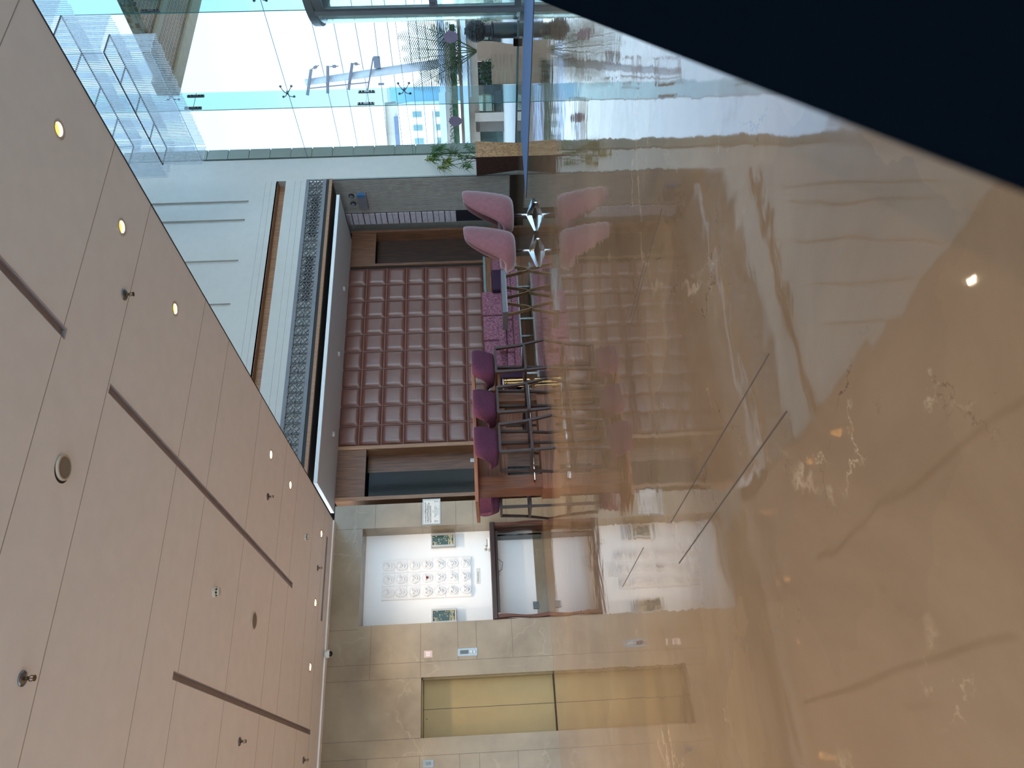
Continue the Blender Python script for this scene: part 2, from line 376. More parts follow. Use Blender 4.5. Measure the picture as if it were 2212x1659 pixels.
dlx = [(-2.2, 8.0), (-1.2, 9.8), (-3.5, 6.0), (-1.0, 6.5), (-1.5, 4.2), (0.43, 11.75), (-3.4, 9.6), (-2.5, 11.8), (-0.6, 1.2), (1.6, -0.8), (-0.6, 2.6)]  # mostly unseen lights added to brighten the lobby; one shows in floor reflections
for p_ in [(p.x, p.y) for p, _ in dlp] + dlx: holes.append((p_[0] - 0.045, p_[0] + 0.045, p_[1] - 0.045, p_[1] + 0.045))
struct('ceiling', grid_slab('z', (LEFTX, XE), (BACKY, D1), holes, HC, HC + 0.16), M_ceil)
mb = MB()
ys = [PZ(41, 0, HC).y, 4.18, 4.85, 6.2, 6.93, 8.2, 9.48, 10.19, 11.28, 12.05]
for y in ys + [1.2, 0.0, -1.3]:
    x = LEFTX
    segs = [(LEFTX, XE)]
    for a, b, c, d in holes:
        if c < y < d:
            segs = [s for u, v in segs for s in ((u, min(v, a)), (max(u, b), v)) if s[1] > s[0]] if True else segs
    for u, v in segs: mb.box(u, v, y - 0.0035, y + 0.0035, HC - 0.0006, HC)
struct('trim_2', mb, M_cjoint)
for i, (a, b, c, d) in enumerate(slots + [wallslot]):
    lab = ['long grey air slot at the upper left corner of the lobby ceiling', 'longest grey air slot running across the middle of the lobby ceiling', 'grey air slot nearest the lift doors side of the ceiling', 'short grey air grille at the ceiling edge above the white niche'][i]
    t = thing('ceiling_air_slot', lab, 'air vent', ((a + b) / 2, (c + d) / 2, HC + 0.02))
    lip = MB()
    e_ = 0.006
    for bx in ((a, a + e_, c, d), (b - e_, b, c, d), (a + e_, b - e_, c, c + e_), (a + e_, b - e_, d - e_, d)): lip.box(*bx, HC - 0.002, HC + 0.12)
    link('slot_frame', lip, M_grey_slot, t)
    link('slot_back', MB().box(a + e_, b - e_, c + e_, d - e_, HC + 0.025, HC + 0.045), mat('slot_back_grey', (150, 140, 142), 0.6), t)
# the slab edge and an unseen white wall added over it for bounce light
struct('trim_3', MB().box(XE, XE + 0.012, BACKY, D1, HC - 0.004, HC + 0.16), M_dark)
struct('wall_gallery', MB().box(XE - 0.5, XE - 0.3, BACKY, D2, HC + 0.17, ROOF), M_white)
# lift wall (marble) with the niche and the lift opening
nR = 4.40; nL = 2.755; nT = 3.12; lR = 1.918; lL = 1.045; lT = 2.097
wm = grid_slab('y', (LEFTX, XW), (0, HC), [(nL, nR, 0, nT), (lL, lR, 0, lT)], D1, D1 + 0.42)
wm.box(nR + 0.02, XW, D1 + 0.42, D3 + 0.4, 0, HC)
def jl(x0, x1, z0, z1): wm.box(x0, x1, D1 - 0.0008, D1, z0, z1, 1)
for z in (2.91, 2.11, 1.51, 1.21, 0.63):
    for a, b in ((nR, XW), (2.15, nL)): jl(a, b, z - 0.002, z + 0.002)
    if z > 2.2: jl(2.15, 1.92, z - 0.002, z + 0.002)
    jl(-2.0, 0.8, z - 0.002, z + 0.002)
for z in (2.91, 2.11): jl(1.92, 2.15, z - 0.002, z + 0.002)
jl(2.148, 2.152, 0, HC); jl(1.914, 1.918, lT, HC); jl(1.045, 1.049, lT, HC); jl(0.798, 0.802, 0, HC); jl(-0.45, -0.446, 0, HC); jl(2.70, 2.704, nT, HC)
jl(4.40, 4.404, nT, HC)
for z in (2.91, 2.11, 1.21): wm.box(nR - 0.0008, nR, D1, D1 + 0.42, z - 0.002, z + 0.002, 1)
struct('wall_front', wm, [M_wallmar, M_joint])
struct('wall_niche', MB().box(nL, nR, D1 + 0.42, D1 + 0.5, 0, nT), M_white2)
struct('baseboard_niche', MB().box(nL, nR, D1 + 0.405, D1 + 0.42, 0, 0.17), M_wallmar)
struct('trim_4', MB().box(LEFTX, XE - 0.02, D1 - 0.14, D1 - 0.0, HC - 0.03, HC - 0.004), M_ceil)
# other walls closing the lobby behind and beside the camera
struct('wall_left', grid_slab('x', (BACKY, D1), (0, HC), [(-6.0, 8.5, 0.0, 3.3)], LEFTX - 0.2, LEFTX), M_wallmar)
struct('window_3', MB().box(LEFTX - 0.11, LEFTX - 0.10, -6.0, 8.5, 0, 3.3), M_glass)  # added unseen window, lets daylight in from the left
struct('wall_back', grid_slab('y', (LEFTX, XG), (0, ROOF), [(-6.5, 3.9, 0.0, 3.3), (5.0, 12.6, 0.0, 10.5)], BACKY - 0.2, BACKY), M_white)
mb = MB(); mb.box(-6.5, 3.9, BACKY - 0.11, BACKY - 0.1, 0, 3.3); mb.box(5.0, 12.6, BACKY - 0.11, BACKY - 0.1, 0, 10.5)
struct('window_1', mb, M_glass)  # unseen windows added behind the camera to admit sky light
# roof over the double-height space
struct('ceiling_atrium', MB().box(XE - 0.5, XG + 0.3, BACKY, D2 + 0.3, ROOF, ROOF + 0.2), M_white)
# upper white wall: plane D2, with wood slot, grooves, pilaster grooves and lattice below
pz = lambda x, y: PY(x, y, D2).z
zw0 = pz(718, 388); zw1 = pz(712, 388); zl0 = pz(706, 388); zl1 = pz(662.5, 389.3); zs0 = pz(618, 391); zs1 = pz(600, 392)
XRT = XR + 0.0
gro = [(XE - 0.5, XRT, zs0, zs1)]
pil = []
for (x0, y0, y1) in ((537, 433, 440), (529, 473, 480), (515, 561, 569), (498, 655, 662), (482, 745, 752)):
    a = PY(x0, y1, D2).x; b = PY(x0, y0, D2).x; pil.append((a, b, PY(x0, y0, D2).z, 9.5))
mbw = grid_slab('y', (XE - 0.5, XG), (zl1, ROOF), gro + pil, D2, D2 + 0.045)
mbw.box(XE - 0.5, XG, D2 + 0.045, D2 + 0.3, zs1 + 0.035, ROOF)
mbw.box(XRT, XG, D2 + 0.045, D2 + 0.3, zl1, zs1 + 0.035)
mbw.box(XRT + 0.031, XG, D2, D2 + 0.3, 0.0, zl1)
for x in (575, 587, 638, 650.5):
    z = pz(x, 391); mbw.box(XE - 0.5, XRT, D2 - 0.0008, D2, z - 0.003, z + 0.003, 1)
struct('wall_upper', mbw, [M_white, M_cjoint])
tag(link('lattice_frieze_recess', MB().box(XE - 0.5, XRT, D2 + 0.18, D2 + 0.2, zs0 - 0.02, zs1 + 0.02).box(XE - 0.5, XRT, D2 + 0.0, D2 + 0.18, zs1 - 0.005, zs1 + 0.03).box(XE - 0.5, XRT, D2 + 0.06, D2 + 0.18, zs0 - 0.03, zs0), M_walnut_l), 'long wood lined slot recessed in the white wall above the lattice band', 'wall recess')
# lattice band ----------------------------------------------------
lat = thing('lattice_frieze', 'long grey star pattern lattice screen band across the white upper wall', 'lattice screen', (XE, D2, zl0))
fr = MB(); xl0 = XE - 0.5; ft = 0.07
fr.box(xl0, XRT, D2 - 0.02, D2 + 0.03, zl1 - ft, zl1).box(xl0, XRT, D2 - 0.02, D2 + 0.03, zl0, zl0 + ft)
link('lattice_frame', fr, mat('lattice_grey', (122, 122, 128), 0.5), lat)
ls = MB(); H0, H1 = zl0 + ft, zl1 - ft; ph = (H1 - H0) / 2; pw = 0.215
def lbar(a, b, w=0.013):
    d = Vector((b[0] - a[0], b[1] - a[1])).normalized(); n = Vector((-d.y, d.x)) * w / 2
    cs = [(a[0] + n.x, a[1] + n.y), (a[0] - n.x, a[1] - n.y), (b[0] - n.x, b[1] - n.y), (b[0] + n.x, b[1] + n.y)]
    ls.prism([(x, D2 - 0.012, z) for x, z in cs], (0, 0.024, 0))
nx_ = int((XRT - xl0) / (2 * pw)) + 1
for i in range(nx_ * 2):
    xc = XRT - pw / 2 - i * pw
    if xc - pw / 2 < xl0: break
    x0, x1 = xc - pw / 2, xc + pw / 2
    for r in range(2):
        z0 = H0 + r * ph; z1 = z0 + ph; zc = (z0 + z1) / 2
        # a diamond in every cell, tied to the cell corners so that stars form between the cells
        for sx in (-1, 1):
            for sz in (-1, 1):
                V_ = (xc + sx * pw * 0.30, zc); T_ = (xc, zc + sz * ph * 0.36); K_ = (xc + sx * pw * 0.5, zc + sz * ph * 0.5)
                lbar(V_, T_, 0.015); lbar(K_, (xc + sx * pw * 0.10, zc + sz * ph * 0.5 * 0.86), 0.013); lbar(K_, (xc + sx * pw * 0.40, zc), 0.013)
            lbar((xc + sx * pw * 0.30, zc), (xc + sx * pw * 0.5, zc), 0.012)
link('lattice_screen', ls, mat('lattice_grey2', (104, 106, 108), 0.5), lat)
mbp = MB(); mbp.box(xl0, XRT, D2 + 0.045, D2 + 0.055, zl0, zl1)
link('lattice_backing', mbp, M_white, lat)
# dark vents behind two stretches of the lattice
for (ya, yb, lab) in ((427, 515, 'dark vent grille behind the right stretch of the lattice band'), (556, 652, 'dark vent grille behind the middle stretch of the lattice band')):
    a = PY(680, yb, D2 + 0.08); b = PY(680, ya, D2 + 0.08); zc = (zl0 + zl1) / 2
    g = MB(); g.box(a.x, b.x, D2 + 0.040, D2 + 0.0449, zc - 0.075, zc + 0.075)
    g2 = MB()
    for k in range(9): 
        z = zc - 0.07 + k * 0.0155; g2.box(a.x, b.x, D2 + 0.032, D2 + 0.040, z, z + 0.004)
    t = thing('vent_grille', lab, 'air vent', ((a.x + b.x) / 2, D2 + 0.1, zc - 0.11)); link('duct_opening', g, M_dark, t); link('vent_slats', g2, M_grey_slot, t)
# wood trim and dark soffit under the lattice
struct('trim_5', MB().box(xl0, XRT, D2 - 0.01, D2 + 0.06, zw0, zw1), M_walnut_l)
struct('trim_6', MB().box(xl0, XRT, D2 + 0.0, D2 + 0.05, zw1, zl0), M_dark)
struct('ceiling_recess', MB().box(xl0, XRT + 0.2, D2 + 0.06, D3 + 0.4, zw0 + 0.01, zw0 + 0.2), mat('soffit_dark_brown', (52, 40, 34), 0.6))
struct('wall_recess', MB().box(XW, XR + 0.3, D3 + 0.35, D3 + 0.45, 0, zw0 + 0.01), M_dark)
# fluted side wall
flm = MB(); Y0, Y1 = D2 + 0.0, PX(870, 458, XR).y; zb = PX(1101, 380, XR).z
flm.box(XR + 0.03, XR + 0.2, Y0 + 0.305, D3 + 0.35, 0, zw0 + 0.01); flm.box(XR + 0.022, XR + 0.0295, Y0 + 0.03, Y1, zb, zw0 + 0.01, 1)
n = 26; st = (Y1 - Y0 - 0.04) / n
for i in range(n):
    y = Y0 + 0.04 + i * st; flm.prism([(XR + 0.03, y + st * 0.08, zb), (XR, y + st * 0.25, zb), (XR, y + st * 0.75, zb), (XR + 0.03, y + st * 0.92, zb)], (0, 0, zw0 + 0.01 - zb))
struct('wall_side', flm, [mat('fluted_grey', (166, 160, 154), 0.6), mat('flute_groove', (74, 70, 68), 0.7)])  # groove colour darkened to show shade between the flutes
struct('trim_7', MB().box(XR - 0.004, XR + 0.03, Y0 - 0.004, Y0 - 0.0005, 0, zw0), mat('pale_edge', (150, 160, 156), 0.5))
struct('baseboard_side', MB().box(XR - 0.012, XR + 0.02, Y0 + 0.036, D3 + 0.2, 0, zb), mat('dark_brown_skirting', (56, 46, 42), 0.35))
# slat wall
sl = thing('slat_panel', 'pale lavender stone slat panel at the end of the fluted side wall', 'slat panel', (XR, (Y1 + D3) / 2, 1.4))
sb = MB(); z0 = PX(985, 456, XR).z; sb.box(XR - 0.0, XR + 0.02, Y1, D3 + 0.0, z0, zw0)
link('slat_backing', sb, M_dark, sl)
ss = MB(); z = z0 + 0.01; pit = 0.1365; k = 0
while z + 0.11 < zw0: ss.box(XR - 0.025, XR, Y1 + 0.01, D3 - 0.02, z, z + pit - (0.022 if k % 2 else 0.012)); z += pit; k += 1
link('stone_slats', ss, mat('pale_stone_slats', (206, 196, 206), 0.6, col2=(176, 166, 176), vscale=30, stretch=(1, 0.3, 2)), sl)
tag(link('dark_wall_panel', MB().box(XR - 0.012, XR + 0.02, Y1 + 0.005, D3 - 0.02, zb, z0), mat('charcoal_panel', (40, 40, 48), 0.4)), 'charcoal lower wall panel under the pale stone slats', 'wall panel')
# emergency light on the fluted wall
a = PX(768, 416, XR); b = PX(797, 446, XR)
em = thing('emergency_light', 'grey twin lamp emergency light on the fluted side wall', 'emergency light', (XR - 0.03, (a.y + b.y) / 2, b.z), None)
link('housing', MB().box(XR - 0.09, XR, a.y, b.y, b.z, a.z - 0.02), mat('emergency_grey', (122, 118, 126), 0.4), em, bevel=0.008)
link('indicator_cover', MB().box(XR - 0.095, XR - 0.02, a.y - 0.004, a.y + 0.07, b.z + 0.03, a.z - 0.03), mat('blue_cover', (70, 120, 170), 0.25), em)
for px, py in ((759, 424), (763, 441)):
    c = PX(px, py, XR - 0.06)
    ln = MB(); ln.lathe([(0.055, 0.0), (0.065, 0.012), (0.065, 0.035), (0.02, 0.055)], (c.x - 0.02, c.y, c.z), 20, axis='x')
    lo = link('lamp_head', ln, M_dark, em, smooth=False)
    link('lens', MB().lathe([(0.05, -0.004), (0.05, 0.001)], (c.x - 0.02, c.y, c.z), 20, axis='x'), mat('lens_grey', (120, 130, 145), 0.15), lo)
# ---------------------------------------------------------------- hung canopy
cz = CH + (3.62 - CH) * K; cxr = 10.77 * K; cxl = 4.69 * K; cyf = 11.35 * K; cyb = 12.75 * K
cn = thing('hung_canopy', 'long white flat canopy hung over the lounge recess', 'canopy', ((cxl + cxr) / 2, (cyf + cyb) / 2, cz))
link('canopy_slab', MB().box(cxl, cxr, cyf, cyb, cz, cz + 0.07), mat('canopy_white', (226, 226, 226), 0.5, var=0.01), cn, bevel=0.006)
for xx in (cxl + 0.6, (cxl + cxr) / 2, cxr - 0.6):
    link('hanger_rod', MB().tube([(xx, (cyf + cyb) / 2, cz + 0.07), (xx, (cyf + cyb) / 2, zw0 + 0.011)], 0.012), M_dark, cn)
for x, y, l in ((742, 624, 'small round white detector under the hung canopy nearest the glass'), (731, 765, 'small round white detector under the middle of the hung canopy'), (719, 938, 'small round white detector under the hung canopy nearest the lift wall')):
    p = PZ(x, y, cz); t = MB().lathe([(0.05, 0.0), (0.055, -0.012), (0.045, -0.035), (0.02, -0.045)], (p.x, p.y, cz), 20)
    tag(link('heat_detector', t, M_white, smooth=True), l, 'detector', 'detectors under the canopy')
# ---------------------------------------------------------------- lounge recess joinery
def yx(py, px=900, d=D3): return PY(px, py, d).x
lu = thing('display_niche_unit', 'tall walnut niche unit with a black glass panel left of the leather wall', 'cabinet', (yx(1020), D3, 0), 'walnut niche units beside the leather wall')
x0, x1, x2, x3 = yx(1078), yx(1070), yx(968), yx(960.5); zt = cz - 0.002; zh = PY(790, 1020, D3).z
link('side_frame', MB().box(x0, x1, D3 - 0.05, D3 + 0.33, 0, zt), M_walnut_l, lu); link('side_frame', MB().box(x2, x3, D3 - 0.05, D3 + 0.33, 0, zt), M_walnut_l, lu)
link('header_panel', MB().box(x1, x2, D3 - 0.03, D3 + 0.0, zh, zt), M_walnut, lu)
link('back_panel', MB().box(x1, x2, D3 + 0.30, D3 + 0.33, 0, zh + 0.01), M_walnut, lu)
gx = PY(900, 1017, D3 + 0.2).x
link('glass_panel', MB().box(x1, gx, D3 + 0.2, D3 + 0.215, 0, zh), mat('black_glass', (8, 9, 10), 0.06, spec=0.12), lu)['label'] = 'black glossy glass panel'
hp = PY(1018, 994, D3 + 0.29); link('socket_plate', MB().box(hp.x - 0.04, hp.x + 0.04, D3 + 0.292, D3 + 0.3, hp.z - 0.06, hp.z + 0.02), M_steel, lu)
ru = thing('display_niche_unit', 'tall dark walnut empty niche unit right of the leather wall', 'cabinet', (yx(530), D3, 0), 'walnut niche units beside the leather wall')
x0, x1, x2, x3 = yx(574.5), yx(569.5), yx(502), yx(497.5); zh2 = PY(811, 560, D3).z
link('side_frame', MB().box(x0, x1, D3 - 0.05, D3 + 0.33, 0, zt), M_walnut, ru); link('side_frame', MB().box(x2, min(x3, XR - 0.03), D3 - 0.05, D3 + 0.33, 0, zt), M_walnut, ru)
link('header_panel', MB().box(x1, x2, D3 - 0.03, D3, zh2, zt), M_walnut, ru)
link('back_panel', MB().box(x1, x2, D3 + 0.28, D3 + 0.33, 0, zh2 + 0.01), M_walnut_d, ru)
# leather wall of square pads
def pad(mb, x0, x1, z0, z1, yb, th):
    n = 8
    g = []
    for j in range(n + 1):
        for i in range(n + 1):
            s = [0, 0.04, 0.11, 0.22, 0.5, 0.78, 0.89, 0.96, 1.0]
            u, v = s[i], s[j]; e = min(u, 1 - u, v, 1 - v)
            fu = min(1, min(u, 1 - u) / 0.16); fv = min(1, min(v, 1 - v) / 0.16)
            h = (1 - (1 - fu) ** 2.4) * (1 - (1 - fv) ** 2.4)
            g.append((x0 + (x1 - x0) * u, yb - th * h - 0.004 * math.sin(math.pi * u) * math.sin(math.pi * v), z0 + (z1 - z0) * v))
    fs = [(j * (n + 1) + i, j * (n + 1) + i + 1, (j + 1) * (n + 1) + i + 1, (j + 1) * (n + 1) + i) for j in range(n) for i in range(n)]
    mb.add(g, fs)
lw = thing('leather_wall_panel', 'large wall of square padded brown leather tiles behind the sofa', 'wall panel', (8.9, D3, 0.85))
xs = [PY(850, y, D3).x for y in (580, 614.5, 649.5, 685.3, 721.5, 758.5, 796.5, 836, 876, 917.5, 960.3)]
zs = [PY(x, 600, D3).z for x in (751, 793, 836, 878.5, 920, 962, 1003, 1044)]
lm = MB()
for i in range(10):
    for j in range(7):
        g = 0.007
        zz1 = zs[j] - g; zz0 = zs[j + 1] + g
        if j == 0: zz1 = min(zz1, zt + 0.05)
        pad(lm, xs[i + 1] + g, xs[i] - g, zz0, zz1, D3 - 0.004, 0.05)
link('leather_pads', lm, M_leather, lw, smooth=True)
sm = MB(); sm.box(xs[10], xs[0], D3 - 0.002, D3 + 0.03, zs[7], zt)
for x in xs[1:10]: sm.box(x - 0.008, x + 0.008, D3 - 0.016, D3 - 0.002, zs[7], zt)
for z in zs[1:7]: sm.box(xs[10], xs[0], D3 - 0.016, D3 - 0.002, z - 0.008, z + 0.008)
link('seam_board', sm, M_leather_s, lw)
struct('trim_8', MB().box(xs[0], yx(574.5), D3 + 0.0, D3 + 0.02, 0, zt), M_dark)
# ledge behind the sofa
lg = thing('wall_ledge', 'low teak backed ledge with a green stone top below the leather wall', 'ledge', (8.9, D3 - 0.2, 0))
zl = zs[7] - 0.005
link('ledge_top', MB().box(xs[10] + 0.02, xs[0] + 0.02, D3 - 0.30, D3 - 0.0, zl - 0.05, zl), mat('green_stone', (120, 140, 136), 0.25, var=0.2, vscale=40), lg)
link('ledge_front', MB().box(xs[10] + 0.02, xs[0] + 0.02, D3 - 0.27, D3 - 0.0, 0.0, zl - 0.05), M_teak, lg)
# ================================================================ LIFT WALL THINGS
ld = tag(link('door_1', MB().box((lL + lR) / 2 - 0.0, lR, D1 + 0.30, D1 + 0.33, 0.0, lT).box(lL, (lL + lR) / 2 - 0.006, D1 + 0.305, D1 + 0.335, 0.0, lT), mat('champagne_lift_door', (150, 124, 80), 0.36, 0.3, var=0.03), ), kind='structure')
link('door_gap', MB().box((lL + lR) / 2 - 0.006, (lL + lR) / 2, D1 + 0.302, D1 + 0.34, 0, lT), M_dark, ld)
link('door_key_hole', MB().lathe([(0.008, 0), (0.008, 0.004)], (1.34, D1 + 0.297, 2.03), 12, axis='y'), M_dark, ld)
struct('trim_9', MB().box(lL, lR, D1 + 0.0, D1 + 0.31, 0.0, 0.004), M_dark)
struct('trim_10', MB().box(lR - 0.018, lR, D1 + 0.14, D1 + 0.30, 0, lT).box(lL, lR, D1 + 0.14, D1 + 0.30, lT - 0.018, lT), mat('lift_frame', (150, 128, 92), 0.4, 0.3))
# niche console table with serpentine legs
c0 = PY(1058, 1126, D1 - 0.1); cw0, cw1 = nL + 0.004, nR - 0.004; ctz = 0.93; cy0, cy1 = D1 - 0.08, D1 + 0.36
ct = thing('console_table', 'dark wood console table with wavy side legs standing in the white niche', 'table', ((cw0 + cw1) / 2, (cy0 + cy1) / 2, 0))
link('table_top', MB().box(cw0, cw1, cy0, cy1, ctz - 0.09, ctz), M_brownlac, ct, bevel=0.015)
def wavy(x, s):
    pts = [(0.0, 0.0), (0.05, 0.0)]
    out = []; inn = []
    for i in range(15):
        z = (ctz - 0.09) * i / 14; w = 0.012 * math.sin(i / 14 * math.pi * 2)
        th = 0.045 + 0.012 * math.cos(i / 14 * math.pi * 2)
        out.append((x + s * (w), cy0 + 0.02, z)); inn.append((x + s * (w - th), cy0 + 0.02, z))
    m = MB()
    for i in range(14): m.prism([out[i], out[i + 1], inn[i + 1], inn[i]], (0, 0.09, 0))
    for i in range(14): m.prism([(p[0], cy1 - 0.1, p[2]) for p in (out[i], out[i + 1], inn[i + 1], inn[i])], (0, 0.09, 0))
    return m
ml = wood('mahogany', (110, 62, 44), (62, 34, 28))
link('side_leg', wavy(cw1 - 0.01, 1), ml, ct); link('side_leg', wavy(cw0 + 0.01, -1), ml, ct)
link('underframe', MB().box(cw0 + 0.1, cw1 - 0.16, cy0 + 0.03, cy0 + 0.06, ctz - 0.13, ctz - 0.09), M_brownlac, ct)
link('side_board', MB().box(cw1 - 0.20, cw1 - 0.17, cy0 + 0.2, cy1, 0.02, ctz - 0.09), M_black, ct)
# white house phone
pp = PY(1056, 1176, D1 + 0.12); px_, py_ = pp.x, D1 + 0.12
ph_ = thing('house_phone', 'white desk telephone on the dark console table', 'telephone', (px_, py_, ctz))
pm = mat('white_plastic', (228, 226, 220), 0.35)
link('phone_base', MB().prism([(px_ - 0.10, py_ - 0.09, ctz), (px_ + 0.10, py_ - 0.09, ctz), (px_ + 0.10, py_ + 0.10, ctz), (px_ - 0.10, py_ + 0.10, ctz)], (0, 0.01, 0.045)), pm, ph_, bevel=0.01)
link('handset', MB().tube([(px_ - 0.06, py_ - 0.09, ctz + 0.075), (px_ - 0.065, py_ - 0.03, ctz + 0.09), (px_ - 0.065, py_ + 0.04, ctz + 0.09), (px_ - 0.06, py_ + 0.10, ctz + 0.075)], [0.026, 0.018, 0.018, 0.026], 10), pm, ph_, smooth=True)
link('keypad', MB().box(px_ - 0.01, px_ + 0.08, py_ - 0.05, py_ + 0.06, ctz + 0.04, ctz + 0.056), mat('phone_grey', (90, 92, 92), 0.4), ph_)
so = PY(1075, 1238, D1 + 0.41)
tag(link('phone_cable', MB().tube([(so.x + 0.30, cy1 + 0.02, ctz - 0.05), (so.x + 0.18, cy1 + 0.03, 0.72), (so.x + 0.06, D1 + 0.40, 0.74), (so.x, D1 + 0.41, so.z)], 0.004, 6), M_dark, smooth=True), 'thin dark telephone cable hanging behind the console table', 'cable')
tag(link('phone_socket', MB().box(so.x - 0.045, so.x + 0.045, D1 + 0.41, D1 + 0.42, so.z - 0.045, so.z + 0.045), pm), 'small white phone socket plate on the niche wall under the console', 'socket')
sk = PY(1158, 1307, D1 + 0.40)
skt = thing('power_socket', 'black square power socket at the left foot of the niche wall', 'socket', (sk.x, D1 + 0.405, sk.z - 0.05))
link('socket_plate', MB().box(sk.x - 0.06, sk.x + 0.06, D1 + 0.395, D1 + 0.405, sk.z - 0.05, sk.z + 0.05), M_black, skt, bevel=0.004)
for dx, dz in ((-0.02, -0.015), (0.02, -0.015), (0, 0.02)): link('socket_hole', MB().lathe([(0.006, 0), (0.006, 0.002)], (sk.x + dx, D1 + 0.392, sk.z + dz), 8, axis='y'), M_dark, skt)
# relief of twenty-one face tiles
ya = D1 + 0.42
A = PY(826.8, 1214, ya); B = PY(1019, 1289, ya)
rx1, rx0 = PY(900, 1209, ya).x, PY(900, 1294, ya).x; rz1, rz0 = A.z, B.z
rl = thing('face_relief_panel', 'white plaster relief panel of twenty one carved face tiles in the niche', 'wall art', ((rx0 + rx1) / 2, ya, rz0))
M_pl = mat('white_plaster', (242, 240, 240), 0.55, var=0.01)
tw = (rx1 - rx0) / 3; th_ = (rz1 - rz0) / 7
link('panel_board', MB().box(rx0 - 0.005, rx1 + 0.005, ya - 0.02, ya - 0.001, rz0 - 0.005, rz1 + 0.005), M_pl, rl)
for i in range(3):
    for j in range(7):
        cx_, cz_ = rx0 + tw * (i + 0.5), rz0 + th_ * (j + 0.5); yf = ya - 0.03
        m = MB(); m.box(cx_ - tw / 2 + 0.004, cx_ + tw / 2 - 0.004, yf, ya - 0.02, cz_ - th_ / 2 + 0.004, cz_ + th_ / 2 - 0.004)
        rr = random.Random(i * 7 + j); s = tw * 0.33; ht = rr.uniform(1.0, 1.25); tilt = rr.uniform(-0.25, 0.25)
        R_ = Matrix.Translation((cx_, yf, cz_ - 0.01)) @ Matrix.Rotation(tilt, 4, 'Y')
        def tb(pts, r): m.tube([R_ @ Vector(p) for p in pts], r, 6)
        m.sphere((cx_, yf, cz_ - 0.01), s, 14, 8, sc=(0.85, 0.5, ht))
        el = [(0.85 * s * math.cos(a), -0.01, ht * s * math.sin(a)) for a in [k * math.pi / 9 for k in range(18)]]
        m.tube([R_ @ Vector(p) for p in el], 0.013, 6, closed=True)
        for k in (-1, 1):
            tb([(k * s * 0.15, -0.045, s * 0.25), (k * s * 0.35, -0.046, s * 0.36), (k * s * 0.6, -0.032, s * 0.25)], 0.010)
            m.sphere(R_ @ Vector((k * s * 0.35, -s * 0.43, s * 0.1)), s * 0.14, 8, 6)
            m.sphere(R_ @ Vector((k * s * 0.92, -0.01, 0)), s * 0.2, 8, 6, sc=(0.6, 0.5, 1))
        tb([(0, -s * 0.44, s * 0.25), (0, -s * 0.64, -s * 0.12), (0, -s * 0.44, -s * 0.2)], [0.008, 0.018, 0.010])
        tb([(-s * 0.3, -s * 0.38, -s * 0.5), (0, -s * 0.46, -s * (0.42 + rr.uniform(0, .2))), (s * 0.3, -s * 0.38, -s * 0.5)], 0.013)
        hk = rr.randint(0, 3)
        for q in range(9):
            a = math.pi * (0.12 + 0.76 * q / 8); x_, z_ = math.cos(a), math.sin(a)
            if hk == 0: tb([(0.8 * s * x_, -0.012, ht * s * z_), (1.25 * s * x_, -0.01, 1.28 * ht * s * z_)], [0.016, 0.008])
            elif hk == 1: m.sphere(R_ @ Vector((0.92 * s * x_, -0.012, ht * 1.05 * s * z_)), s * 0.24, 8, 6)
            elif hk == 2: tb([(0.85 * s * x_, -0.012, ht * s * z_), (0.6 * s * x_ * 1.4, -0.02, ht * s * z_ * 1.22), (s * x_ * 0.5, -0.02, ht * s * 1.15)], 0.012)
            else: tb([(s * x_, -0.012, ht * s * z_ * 0.9), (s * x_ * 1.12, -0.012, ht * s * z_ * 0.9 - s * 0.9 * (1 - z_))], 0.014)
        f = link('face_tile', m, M_pl, rl, smooth=False)
        if i == 1 and j == 3: link('red_nose', MB().sphere(R_ @ Vector((0, -s * 0.62, -s * 0.06)), 0.022, 12, 8), mat('red_gloss', (130, 12, 16), 0.2), f, smooth=True)
# framed mosaics
def mosaic(cx_, w, z0, z1, lab):
    d = 0.10; t = thing('framed_mosaic', lab, 'framed mosaic', (cx_, ya, z0), 'mosaic box frames in the niche')
    f = MB(); x0, x1 = cx_ - w / 2, cx_ + w / 2; b = 0.028
    for q in ((x0, x0 + b, z0, z1), (x1 - b, x1, z0, z1), (x0 + b, x1 - b, z0, z0 + b), (x0 + b, x1 - b, z1 - b, z1)): f.box(q[0], q[1], ya - d, ya, q[2], q[3])
    link('silver_frame', f, mat('silver_frame', (176, 168, 160), 0.35, 0.4), t, bevel=0.004)
    ms = [mat('mosaic_grout', (16, 34, 32), 0.5), mat('mosaic_green', (18, 84, 66), 0.2, col2=(8, 52, 48), vscale=25), mat('mosaic_teal', (20, 70, 86), 0.2), mat('mosaic_cream', (206, 190, 140), 0.3, col2=(160, 150, 110), vscale=20)]
    mm = MB(); mm.box(x0 + b, x1 - b, ya - d + 0.022, ya - d + 0.03, z0 + b, z1 - b, 0)
    rr = random.Random(5); z = z1 - b - 0.006; row = 0
    while z > z0 + b + 0.012:
        hgt = rr.uniform(0.014, 0.026); x = x0 + b + 0.004
        while x < x1 - b - 0.008:
            wd = rr.uniform(0.010, 0.026) if z > z0 + 0.12 else rr.uniform(0.03, 0.05); xe = min(x + wd, x1 - b - 0.003)
            low = z < z0 + 0.13
            r = rr.random(); mi = 3 if r < (0.78 if low else 0.17) else (2 if r > 0.9 else 1)
            mm.box(x + 0.0012, xe - 0.0012, ya - d + 0.012, ya - d + 0.023, max(z - hgt, z0 + b + 0.002) + 0.0012, z - 0.0012, mi); x = xe
        z -= hgt
    link('mosaic_field', mm, ms, t)
    return t
ym = ya - 0.1
